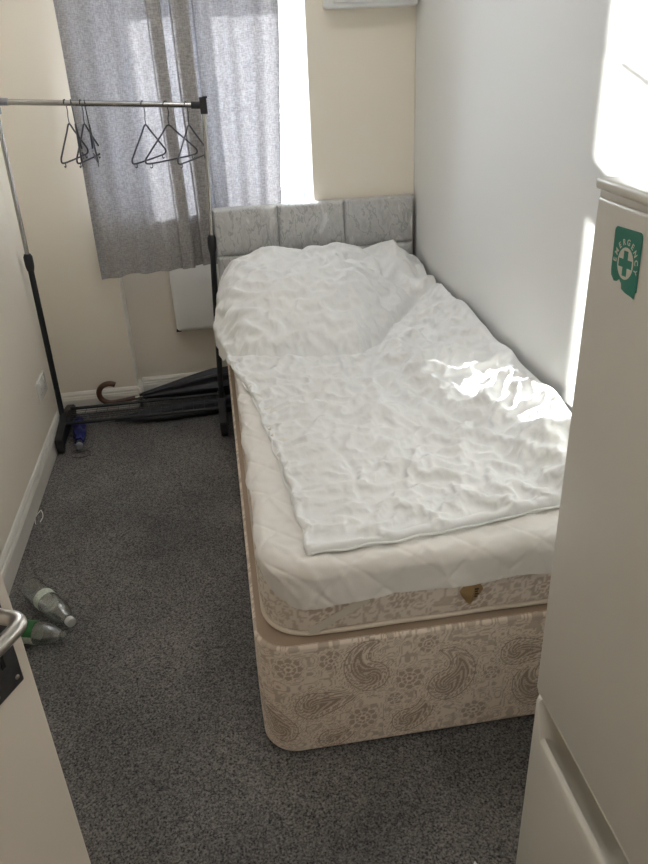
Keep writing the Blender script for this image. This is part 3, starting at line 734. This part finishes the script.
# creases: many short ridges, each a curved stroke
RID = np.zeros_like(X)
def stroke(pts, w, hgt, sharp=1.0):
    P_ = np.array(pts); x0, y0 = P_.min(0) - 4 * w; x1, y1 = P_.max(0) + 4 * w
    msk = (X > x0) & (X < x1) & (Y > y0) & (Y < y1)
    if not msk.any(): return
    xx = X[msk]; yy = Y[msk]; best = np.full(xx.shape, 9.); side = np.zeros(xx.shape); tt = np.zeros(xx.shape)
    for i in range(len(P_) - 1):
        p, q_ = P_[i], P_[i + 1]; d = q_ - p; l2 = d @ d + 1e-12
        u = np.clip(((xx - p[0]) * d[0] + (yy - p[1]) * d[1]) / l2, 0, 1)
        ex = xx - p[0] - u * d[0]; ey = yy - p[1] - u * d[1]; dd = np.hypot(ex, ey); k = dd < best
        best = np.where(k, dd, best); side = np.where(k, np.sign(ex * d[1] - ey * d[0]), side); tt = np.where(k, (i + u) / (len(P_) - 1), tt)
    taper = np.sin(PI * np.clip(tt * .94 + .03, 0, 1)) ** .7
    wide = np.where(side > 0, w * 1.5, w * .75)
    RID[msk] += hgt * taper * (np.exp(-(best / wide) ** 1.5) - .35 * np.exp(-((best - 1.8 * w) / w) ** 2))
def flow(x, y):
    """crease direction (radians) by place"""
    if y > -.75: return rng.normal(.25, .45) if x > -.6 else rng.normal(-.5, .5)
    if x > -.25: return rng.normal(2.4, .5)
    xl = float(XLf(np.array(y)))
    if x - xl < .14: return rng.normal(.15, .25)
    if y < -1.78: return rng.normal(1.25, .35)
    if y < -1.4: return rng.normal(.55, .6) if x < -.45 else rng.normal(2.7, .5)
    return rng.normal(.3, .9)
for k in range(420):
    y = rng.uniform(-1.93, -.10); xl = float(XLf(np.array(y))); x = rng.uniform(xl, -.03)
    pil = y > -.72
    if pil and rng.rand() < .35: continue
    an = flow(x, y); ln = rng.uniform(.07, .26) * (1.5 if pil else 1); cv = rng.normal(0, 4.0)
    n_ = 7; pts = []; qx, qy = x, y
    for i in range(n_): pts.append((qx, qy)); qx += ln / n_ * math.cos(an); qy += ln / n_ * math.sin(an); an += cv * ln / n_
    wd = rng.uniform(.006, .012) * (1.25 if pil else 1); stroke(pts, wd, wd * rng.uniform(.35, .7) * (1.35 if pil else (1.3 if x < -.5 else 1.0)) * (1 if rng.rand() > .25 else -.7))
# larger hand placed folds
for pts, w, hg in (
    ([(-.36, -1.02), (-.34, -1.2), (-.28, -1.38), (-.20, -1.55), (-.13, -1.72)], .022, .018),
    ([(-.45, -1.05), (-.42, -1.18), (-.44, -1.30)], .016, .012),
    ([(-.50, -1.33), (-.41, -1.38), (-.33, -1.48), (-.25, -1.62)], .014, .012),
    ([(-.79, -1.40), (-.65, -1.42), (-.50, -1.36)], .010, .008),
    ([(-.82, -.95), (-.68, -1.02), (-.52, -1.0), (-.4, -.93)], .016, .011),
    ([(-.75, -1.18), (-.62, -1.16), (-.5, -1.22)], .012, .010),
    ([(-.62, -1.48), (-.58, -1.60), (-.60, -1.72)], .012, -.008),
    ([(-.74, -1.66), (-.55, -1.72), (-.40, -1.70), (-.25, -1.76)], .013, .008),
    ([(-.70, -.30), (-.52, -.24), (-.38, -.17), (-.30, -.16)], .013, .012),
    ([(-.80, -.42), (-.66, -.50), (-.5, -.47)], .013, .010),
    ([(-.30, -.14), (-.24, -.27), (-.26, -.42)], .022, .018),
    ([(-.82, -.26), (-.70, -.33), (-.58, -.30)], .010, .010), ([(-.66, -.38), (-.52, -.36), (-.40, -.28)], .011, .011),
    ([(-.76, -.55), (-.60, -.58), (-.46, -.53)], .011, .010), ([(-.45, -.45), (-.36, -.38), (-.33, -.26)], .012, .011),
    ([(-.56, -.20), (-.48, -.30), (-.44, -.42)], .010, .009), ([(-.86, -.36), (-.80, -.48), (-.70, -.54)], .012, .010),
    ([(-.13, -.12), (-.15, -.28), (-.22, -.42)], .014, .013),
    ([(-.60, -.66), (-.45, -.62), (-.30, -.50)], .012, .008),
    ([(-.86, -.52), (-.78, -.60), (-.66, -.66)], .014, .010),
    ([(-.27, -.62), (-.20, -.80), (-.16, -1.0)], .016, .012),
    ([(-.18, -.55), (-.11, -.75), (-.09, -.95)], .014, .010),
    ([(-.10, -1.15), (-.15, -1.35), (-.12, -1.55)], .014, .010),
    ([(-.22, -1.12), (-.12, -1.2), (-.05, -1.22)], .012, .009)):
    stroke([tuple(p) for p in np.array([[*p] for p in smooth_path([(x, y, 0) for x, y in pts], 4)])[:, :2]], w * .85, hg * 1.35)
RID = .012 * np.tanh(RID / .012)
for _ in range(2):
    RID[1:-1, 1:-1] = (RID[1:-1, 1:-1] * 2 + RID[:-2, 1:-1] + RID[2:, 1:-1] + RID[1:-1, :-2] + RID[1:-1, 2:]) / 6
Hh += RID * .9 * (1 - .75 * sstep(Y, -.22, -.10)) * (1 - .35 * sstep(X, -.2, -.05))
# rounded rims at the left and front edge, with a seam line just inside
def rim(d, r): return np.sqrt(np.clip(1 - (1 - np.clip(d / r, 0, 1)) ** 2, 0, 1))
rl = .030 + .055 * sstep(Y, -.85, -.6)
Hh *= (.02 + .98 * rim(dL, rl)) * (.02 + .98 * rim(dF, .045)) * (.25 + .75 * rim(-Yb * 0 + (Yb - Y) + .002, .05))
Hh -= .004 * np.exp(-((dL - .028) / .004) ** 2) * (Y < -.8) * (dF > .03) + .004 * np.exp(-((dF - .028) / .004) ** 2) * (dL > .03)
Zd = Z0 + np.maximum(Hh, .001)
# beyond the mattress edge the pillow part sags down the side
over = sstep(-X, .868, .90) * (1 - rim(dL, .045)) * sstep(Y, -.80, -.60)
Zd -= .05 * over
XX = X - .006 * np.sin(np.clip((Zd - Z0) / .05, 0, 1) * PI) * (dL < .03)
YY = Y - .005 * np.sin(np.clip((Zd - Z0) / .04, 0, 1) * PI) * (dF < .03)
V = np.stack([XX, YY, Zd], -1)
# the cover is a little larger than the filling: let the extra cloth buckle into wrinkles
def relax(Vb, iters, st, gain, lo_, hi_):
    dL_, dF_, Yc_, X0_, Y0_, ov_ = (q_[::st, ::st] for q_ in (dL, dF, Yc, X, Y, over))
    B = Vb.copy(); Pn = Vb.copy(); h_, w_ = Pn.shape[:2]
    xg, yg = B[..., 0], B[..., 1]
    pil_ = sstep(yg - Yc_, 0, .08)
    hemz = 1 - sstep(dL_, .03, .16)
    ex = gain * (.125 - .035 * pil_ - .07 * hemz) + .03 * (vnoise(xg * 7 + 4, yg * 7) - .5)
    ey = gain * (.115 - .015 * pil_ + .06 * hemz) + .03 * (vnoise(xg * 7, yg * 7 + 8) - .5)
    edge = np.ones((h_, w_)); 
    free = np.clip(np.minimum.reduce([dL_ / .02, dF_ / .02, (XR - X0_) / .03, (Yb - Y0_) / .04]), 0, 1)
    Pn[..., 2] += free * st * (.012 * (vnoise(xg * 30 / st + .7 * np.sin(yg * 20), yg * 38 / st) - .5) + .005 * (vnoise(xg * 70 / st, yg * 70 / st + 5) - .5))
    cons = []
    def add(dy_, dx_, k, sc):
        hs = [slice(None)] * 2
        ay0, by0 = max(0, -dy_), max(0, dy_); 
        # colour the pairs so that no vertex is used twice at once
        step = 2 * max(abs(dy_), abs(dx_))
        m = max(abs(dy_), abs(dx_))
        for c in range(2 * m if dy_ == 0 or dx_ == 0 else 2 * m):
            if dy_ == 0:
                cols = np.arange(w_ - dx_); cols = cols[(cols % (2 * m) < m)] if c == 0 else (cols[(cols % (2 * m) >= m)] if c == 1 else None)
                if cols is None or len(cols) == 0: continue
                A_ = (slice(None), cols); B_2 = (slice(None), cols + dx_)
            else:
                rws = np.arange(h_ - dy_); rws = rws[(rws % (2 * m) < m)] if c == 0 else (rws[(rws % (2 * m) >= m)] if c == 1 else None)
                if rws is None or len(rws) == 0: continue
                if dx_ >= 0: A_ = (rws, slice(0, w_ - dx_)); B_2 = (rws + dy_, slice(dx_, w_))
                else: A_ = (rws, slice(-dx_, w_)); B_2 = (rws + dy_, slice(0, w_ + dx_))
            d0 = np.linalg.norm(B[B_2] - B[A_], axis=-1)
            e_ = (ex[A_] if dy_ == 0 else ey[A_] if dx_ == 0 else (ex[A_] + ey[A_]) / 2) * sc
            cons.append((A_, B_2, d0 * (1 + e_), k))
    add(0, 1, 1.0, 1); add(1, 0, 1.0, 1); add(1, 1, .6, 1); add(1, -1, .6, 1)
    add(0, 2, .22, .86); add(2, 0, .22, .86); add(0, 4, .05, .55); add(4, 0, .05, .55)
    F3 = free[..., None]
    for it in range(iters):
        for A_, B_2, L0, k in cons:
            d = Pn[B_2] - Pn[A_]; l = np.linalg.norm(d, axis=-1) + 1e-9
            c = (k * .5 * (l - L0) / l)[..., None] * d
            Pn[A_] += c; Pn[B_2] -= c
        Pn[..., 2] -= .00012
        Pn[..., :2] += (B[..., :2] - Pn[..., :2]) * .03
        lo = B[..., 2] - lo_; hi = B[..., 2] + hi_
        Pn[..., 2] = np.clip(Pn[..., 2], lo, hi)
        Pn[:] = B + (Pn - B) * F3 ** .25
    Pn[..., 2] = np.maximum(Pn[..., 2], Z0 + .0005 - .06 * ov_)
    Pn[..., 0] = np.minimum(Pn[..., 0], -.004)
    return Pn
c3 = V[::3, ::3]; D3 = relax(c3, 160, 3, .95, .016, .026) - c3
hh, ww = D3.shape[:2]; jj = np.arange(nv) / 3; ii = np.arange(nu) / 3
D = np.stack([np.stack([np.interp(ii, np.arange(ww), D3[j_, :, c]) for j_ in range(hh)]) for c in range(3)], -1)
D = np.stack([np.stack([np.interp(jj, np.arange(hh), D[:, i_, c]) for i_ in range(nu)], 1) for c in range(3)], -1)
for _ in range(2): D[1:-1, 1:-1] = (D[1:-1, 1:-1] + D[:-2, 1:-1] + D[2:, 1:-1] + D[1:-1, :-2] + D[1:-1, 2:]) / 5
V = V + D
V = relax(V, 110, 1, .50, .005, .012)
dv = thing('duvet', 'rumpled white duvet spread over the bed, puffed up at the headboard', 'duvet', (-.45, -1.0, Z0))
obj('cover', mesh_grid('cover', V[::-1], nu, nv), M['cotton'], dv, smooth=True, angle=180)
md = dv.children[0].modifiers.new('sub', 'SUBSURF'); md.levels = 1; md.render_levels = 1
# piping seam along hem
bm = bmesh.new(); ys = np.linspace(-.80, -1.915, 90)
add_tube(bm, [(float(XLf(np.array(y))) - .0015 + .004 * math.sin(y * 40), y, Z0 + .008 + .003 * math.sin(y * 70)) for y in ys], .0028, 6); obj('hem_seam', bm, M['cotton'], dv, smooth=True)
bm = bmesh.new()
def yf(x): return float(YFf(np.array((x + .74) / .72)))
add_tube(bm, [(x, yf(x) - .003 + .002 * math.sin(x * 50), Z0 + .008 + .002 * math.sin(x * 60)) for x in np.linspace(-.735, -.03, 60)], .0028, 6); obj('hem_seam', bm, M['cotton'], dv, smooth=True)
for yk in (-1.36, -1.40, -1.05):
    bm = bmesh.new(); xk = float(XLf(np.array(yk))) + .004
    add_lathe(bm, [(.0, -.003), (.006, -.003), (.007, 0), (.006, .003), (.0, .0035)], Matrix.Translation((xk, yk, Z0 + .030)) @ Matrix.Rotation(-.5, 4, 'Y'), 12, False, False)
    obj('press_stud', bm, M['press'], dv, smooth=True)

# ------------------------------------------------------------------ fridge freezer
fr = thing('fridge_freezer', 'white upright fridge freezer against the right wall past the bed foot', 'fridge', (-.28, -2.93, 0))
FX, FY0, FY1 = -.55, -3.20, -2.652
bm = bmesh.new(); add_box(bm, (FX + .062, FY0 + .004, .03), (-.02, FY1 - .004, 1.429), .006, 2); obj('cabinet', bm, M['fridge'], fr)
bm = bmesh.new(); add_box(bm, (FX + .054, FY0 + .012, .06), (FX + .064, FY1 - .012, 1.40)); obj('door_seal', bm, M['seal'], fr)
bm = bmesh.new(); add_box(bm, (FX, FY0, .870), (FX + .054, FY1, 1.4355), .004, 3); ud = obj('fridge_door', bm, M['fridge'], fr, smooth=True)
bm = bmesh.new(); add_box(bm, (FX - .002, FY0 - .003, 1.441), (-.02, FY1 + .003, 1.450), .003, 3); add_box(bm, (FX + .0008, FY0 + .001, 1.435), (-.022, FY1 - .002, 1.4415), .001, 2); obj('top_lid', bm, M['fridge'], fr, smooth=True)
for x in (FX + .10, -.08):
    for y in (FY0 + .05, FY1 - .05):
        bm = bmesh.new(); add_lathe(bm, [(.02, 0), (.02, .03)], Matrix.Translation((x, y, 0)), 14); obj('levelling_foot', bm, M['black_plastic'], fr)
# freezer door: sloped top edge with a scooped hand grip
ny = 90; ysn = np.linspace(FY1, FY0, ny); rows = []
for y in ysn:
    g = float(sstep(np.array(FY1 - y), .020, .034) * (1 - sstep(np.array(FY1 - y), .150, .175)))      # deep scoop
    g2 = float(sstep(np.array(FY1 - y), .012, .024) * (1 - sstep(np.array(FY1 - y), .50, .53)))       # long shallow groove
    e_ = max(0, 1 - min(FY1 - y, y - FY0) / .006); ei = .006 * (1 - math.sqrt(max(0, 1 - e_ * e_)))
    zl = .863 - .052 * g2
    rows.append([(FX + .054, .05), (FX + .006 + ei, .05), (FX + ei, .056), (FX + ei, zl - .03), (FX + ei, zl - .006), (FX + ei + .002, zl - .0015), (FX + .006 + ei, zl), (FX + .010 + .002 * g2 + ei, zl - .002 * g2 - .003 * g), (FX + .014 + .006 * g2 + .004 * g + ei, zl - .008 * g2 - .014 * g), (FX + .022 + .010 * g2 + .010 * g, zl - .010 * g2 - .014 * g), (FX + .026 + .012 * g2 + .012 * g, zl - .002 * g2 - .002 * g), (FX + .026 + .014 * g2 + .010 * g, .8635), (FX + .054, .8635)])
R = np.array([[(x, y, z) for x, z in row] for y, row in zip(ysn, rows)])
me = mesh_grid('freezer_door', R, R.shape[1], ny, closed_u=True); bmx = bmesh.new(); bmx.from_mesh(me); bmx.verts.ensure_lookup_table(); k = R.shape[1]
bmx.faces.new([bmx.verts[i] for i in range(k)]); bmx.faces.new([bmx.verts[(ny - 1) * k + i] for i in range(k)][::-1])
ld = obj('freezer_door', bmx, M['fridge'], fr, smooth=True, angle=50)
# thin trim strip along the upper edge of the grip
bm = bmesh.new(); add_tube(bm, [(FX + .0035, FY1 - .004, .8675), (FX + .0035, FY0 + .004, .8675)], .0022, 8); obj('grip_trim', bm, M['fridge'], fr, smooth=True)

# sticker on the fridge door
def text_mesh(s, size):
    cu = bpy.data.curves.new('t', 'FONT'); cu.body = s; cu.size = size; cu.align_x = 'CENTER'; cu.align_y = 'CENTER'; cu.extrude = .00005; cu.offset = size * .02
    o = bpy.data.objects.new('t', cu); COL.objects.link(o); bpy.context.view_layer.update()
    me = bpy.data.meshes.new_from_object(o.evaluated_get(bpy.context.evaluated_depsgraph_get())); bpy.data.objects.remove(o); return me
# local frame on the door: +u = -Y (viewer's right), +v = up, out = -X
SC = Vector((FX - .0003, -2.711, 1.3955)); 
def SM(u, v, off=0, rot=0):
    B = Matrix(((0, 0, -1, 0), (-1, 0, 0, 0), (0, 1, 0, 0), (0, 0, 0, 1)))
    return Matrix.Translation(SC + Vector((-off, 0, 0))) @ B @ Matrix.Rotation(.06, 4, 'Z') @ Matrix.Translation((u, v, 0)) @ Matrix.Rotation(rot, 4, 'Z')
def build_sticker():
    bm = bmesh.new(); hw, hh, r = .0205, .0245, .004; poly = []
    for cx, cy, a0 in ((hw - r, hh - r, 0), (-hw + r, hh - r, PI / 2)):
        for i in range(6): a = a0 + PI / 2 * i / 5; poly.append((cx + r * math.cos(a), cy + r * math.sin(a)))
    poly += [(-hw, -hh + .014), (-hw + .001, -hh + .010), (-hw + .006, -hh + .006), (-hw + .010, -hh + .0065), (-hw + .014, -hh + .009), (-hw + .0175, -hh + .006), (-hw + .0185, -hh + .002), (-hw + .025, -hh), (hw - .007, -hh - .001), (hw - .003, -hh - .002), (hw - .002, -hh + .003), (hw, -hh + .004)]
    add_prism(bm, poly, 0, .0003, SM(0, 0)); st = obj('sticker', bm, M['green']); tag(st, 'torn green first aid sticker stuck on the upper fridge door', 'sticker')
    bm = bmesh.new(); add_prism(bm, [(.0118 * math.cos(a), .0125 * math.sin(a)) for a in np.linspace(0, 2 * PI, 40)[:-1]], .0003, .0004, SM(0, -.002)); obj('white_disc', bm, M['sticker_white'], st)
    bm = bmesh.new(); w_, l_ = .0032, .0098
    cr = [(-w_, -l_), (w_, -l_), (w_, -w_), (l_, -w_), (l_, w_), (w_, w_), (w_, l_), (-w_, l_), (-w_, w_), (-l_, w_), (-l_, -w_), (-w_, -w_)]
    add_prism(bm, cr, .0004, .0005, SM(0, -.002)); obj('green_cross', bm, M['green'], st)
    wd = 'EMERGENCY'
    for i, ch in enumerate(wd):
        a = math.radians(172 - i * (190 / (len(wd) - 1)) + 6)
        me = text_mesh(ch, .0066); me.transform(SM(.0157 * math.cos(a), -.002 + .0165 * math.sin(a), .00035, a - PI / 2)); obj('letter', me, M['sticker_white'], st)
build_sticker()

# ------------------------------------------------------------------ open door with handle
E_ = Vector((-1.117, -2.606, 0)); al = Vector((.46, .888, 0)).normalized(); nn = Vector((.888, -.46, 0)).normalized()
DM = Matrix(((-al.x, nn.x, 0, E_.x), (-al.y, nn.y, 0, E_.y), (0, 0, 1, 0), (0, 0, 0, 1)))   # local x: towards hinge, y: out of the seen face
dr = bpy.data.objects.new('door_1', None); COL.objects.link(dr); dr.location = E_ - al * .76; dr['kind'] = 'structure'
bm = bmesh.new(); vs = add_box(bm, (0, -.04, .008), (.76, 0, 1.985), .002, 2); bmesh.ops.transform(bm, matrix=DM, verts=bm.verts); obj('door_leaf', bm, M['door'], dr)
hd = bpy.data.objects.new('door_handle', None); COL.objects.link(hd); hd.parent = dr; hd.location = (E_ - al * .04 + Vector((0, 0, .97))) - dr.location
def dobj(name, bm, m_, **k): bmesh.ops.transform(bm, matrix=DM, verts=bm.verts); return obj(name, bm, m_, hd, **k)
bm = bmesh.new(); add_box(bm, (.0185, .0, .970), (.0605, .0065, 1.121), .0012, 2); dobj('back_plate', bm, M['plate'])
bm = bmesh.new()
kh = [(.0035 * math.cos(a), .0035 * math.sin(a)) for a in np.linspace(-.9, PI + .9, 14)] + [(-.0028, -.015), (.0028, -.015)]
add_prism(bm, [(x_, z_) for x_, z_ in kh], 0, .0006, Matrix.Translation((.0385, .0071, 1.020)) @ Matrix.Rotation(PI / 2, 4, 'X')); dobj('keyhole', bm, M['hole'])
for x_, z_ in ((.0265, .981), (.0565, .981), (.0265, 1.118), (.0565, 1.118)):
    bm = bmesh.new(); add_lathe(bm, [(.0028, 0), (.0026, .001), (.0012, .0016)], Matrix.Translation((x_, .0065, z_)) @ Matrix.Rotation(-PI / 2, 4, 'X'), 12); dobj('screw', bm, M['satin'], smooth=True)
bm = bmesh.new(); zc = 1.078
pth = smooth_path([(.038, .004, zc), (.038, .025, zc), (.037, .040, zc), (.043, .049, zc), (.060, .051, zc), (.10, .050, zc), (.145, .046, zc), (.155, .040, zc)], 5)
add_tube(bm, pth, [.0078] * 6 + [.0078] * (len(pth) - 8) + [.008, .006], 18); dobj('lever', bm, M['satin'], smooth=True)
bm = bmesh.new(); add_lathe(bm, [(.0135, .006), (.0135, .010), (.011, .013), (.009, .014)], Matrix.Translation((.041, 0, zc)) @ Matrix.Rotation(-PI / 2, 4, 'X'), 24); dobj('collar', bm, M['satin'], smooth=True)

# ------------------------------------------------------------------ bottles
def bottle(a, b_, r, label, lab_mats, cap, lpos):
    a = Vector(a); b_ = Vector(b_); d = (b_ - a); Ln = d.length; d.normalize()
    t = thing('plastic_bottle', label, 'bottle', ((a.x + b_.x) / 2, (a.y + b_.y) / 2, 0))
    x_ = Vector((0, 0, 1)).cross(d).normalized(); y_ = d.cross(x_)
    mtx = Matrix(((x_.x, y_.x, d.x, a.x), (x_.y, y_.y, d.y, a.y), (x_.z, y_.z, d.z, a.z), (0, 0, 0, 1)))
    pr = [(r * .55, .006), (r * .80, 0), (r * .93, .004), (r, .014), (r, .03), (r * .94, .036), (r, .042), (r, lpos[0] - .004), (r * .965, lpos[0]), (r * .965, lpos[1]), (r, lpos[1] + .004), (r, Ln * .66), (r * .97, Ln * .71), (r * .84, Ln * .79), (r * .60, Ln * .86), (.0135, Ln * .91), (.0125, Ln * .94), (.0125, Ln)]
    bm = bmesh.new(); add_lathe(bm, pr, mtx, 32, True, False); obj('body', bm, M['pet'], t, smooth=True, angle=60)
    for (z0, z1, mm, a0, a1) in lab_mats:
        bm = bmesh.new(); K = 28; rws = []
        for z in (z0, z1): rws.append([bm.verts.new(mtx @ Vector((r * .99 * math.cos(a0 + (a1 - a0) * k / K), r * .99 * math.sin(a0 + (a1 - a0) * k / K), z))) for k in range(K + 1)])
        for k in range(K): bm.faces.new((rws[0][k], rws[0][k + 1], rws[1][k + 1], rws[1][k]))
        obj('label', bm, mm, t, smooth=True)
    if cap:
        bm = bmesh.new(); add_lathe(bm, [(.0150, Ln - .016), (.0152, Ln - .004), (.0148, Ln + .001), (.012, Ln + .003)], mtx, 24); obj('cap', bm, M['cap'], t, smooth=True, angle=40)
    bm = bmesh.new(); add_lathe(bm, [(.0165, Ln * .915), (.0165, Ln * .93)], mtx, 20, True, True); obj('neck_ring', bm, M['pet'], t)
    return t
bottle((-1.585, -1.225, .0365), (-1.427, -1.425, .034), .0355, 'empty clear bottle with pale label band and grey cap lying on carpet', [(.085, .115, M['pale_label'], 0, 2 * PI)], True, (.083, .117))
bottle((-1.65, -1.41, .0365), (-1.43, -1.483, .0365), .0355, 'empty clear bottle with green and white label lying nearest the open door', [(.070, .135, M['green_label'], 0, PI * .9), (.070, .135, M['pale_label'], PI * .9, 2 * PI)], False, (.068, .137))

# ------------------------------------------------------------------ litter
bm = bmesh.new()
add_tube(bm, smooth_path([(-1.665, -.74, .004), (-1.650, -.755, .020), (-1.640, -.745, .026), (-1.632, -.765, .012), (-1.640, -.79, .002)], 4), .0015, 6)
add_tube(bm, smooth_path([(-1.650, -.755, .020), (-1.66, -.77, .010), (-1.655, -.80, .002)], 4), .0012, 6)
tag(obj('thread_scrap', bm, M['paper'], smooth=True), 'scrap of white thread on the carpet against the left skirting', 'litter')
bm = bmesh.new(); add_prism(bm, [(-.006, -.028), (.006, -.026), (.007, -.005), (.001, .010), (-.004, .004)], 0, .002, Matrix.Translation((-.468, -2.337, .001)))
tag(obj('paper_scrap', bm, M['paper']), 'tiny white paper scrap on the carpet near the fridge', 'litter')

# ------------------------------------------------------------------ light
w = bpy.data.worlds.new('world'); scn.world = w; w.use_nodes = True
bg = w.node_tree.nodes['Background']; bg.inputs['Color'].default_value = (0.83, 0.89, 1.0, 1); bg.inputs['Strength'].default_value = 15.5
sun = bpy.data.lights.new('sun', 'SUN'); so = bpy.data.objects.new('sun', sun); COL.objects.link(so)
sun.energy = 26; sun.angle = math.radians(0.6); sun.color = (1.0, 0.97, 0.92)
hd_ = Vector((.444, -1.605, 0)).normalized(); el = math.radians(16); so.rotation_euler = Vector((hd_.x * math.cos(el), hd_.y * math.cos(el), -math.sin(el))).to_track_quat('-Z', 'Y').to_euler()
so.location = (-1.2, 3, 2.5)
# daylight arriving through the window opening (portal)
pl = bpy.data.lights.new('window_portal', 'AREA'); po = bpy.data.objects.new('window_portal', pl); COL.objects.link(po)
pl.shape = 'RECTANGLE'; pl.size = WX1 - WX0; pl.size_y = WZ1 - WZ0; pl.cycles.is_portal = True
po.location = ((WX0 + WX1) / 2, YO - .02, (WZ0 + WZ1) / 2); po.rotation_euler = (-PI / 2, 0, 0)
# unseen fill lights added at the ceiling of room and hall
def fill_lamp(x, y, watts, size, label):
    t = thing('fill_light', label, 'light', (x, y, H - .05))
    bm = bmesh.new(); add_lathe(bm, [(.10, -.012), (.105, 0)], Matrix.Translation((x, y, H - .001)), 24); obj('fill_disc', bm, M['upvc'], t)
    l_ = bpy.data.lights.new('fill_area', 'AREA'); l_.shape = 'DISK'; l_.size = size; l_.energy = watts; l_.color = (1, .97, .93)
    lo = bpy.data.objects.new('fill_area', l_); COL.objects.link(lo); lo.location = (x, y, H - .03)
fill_lamp(-.85, -1.0, 2.0, .30, 'added unseen fill light under the bedroom ceiling')
fill_lamp(-.95, -4.1, 4, .30, 'added unseen fill light under the hall ceiling')

scn.view_settings.view_transform = 'Standard'; scn.view_settings.look = 'None'; scn.view_settings.exposure = 0.9; scn.view_settings.gamma = 1.0
scn.view_settings.use_curve_mapping = False
scn.cycles.use_denoising = True; scn.cycles.max_bounces = 14; scn.cycles.diffuse_bounces = 12; scn.cycles.transparent_max_bounces = 12
scn.cycles.sample_clamp_indirect = 8
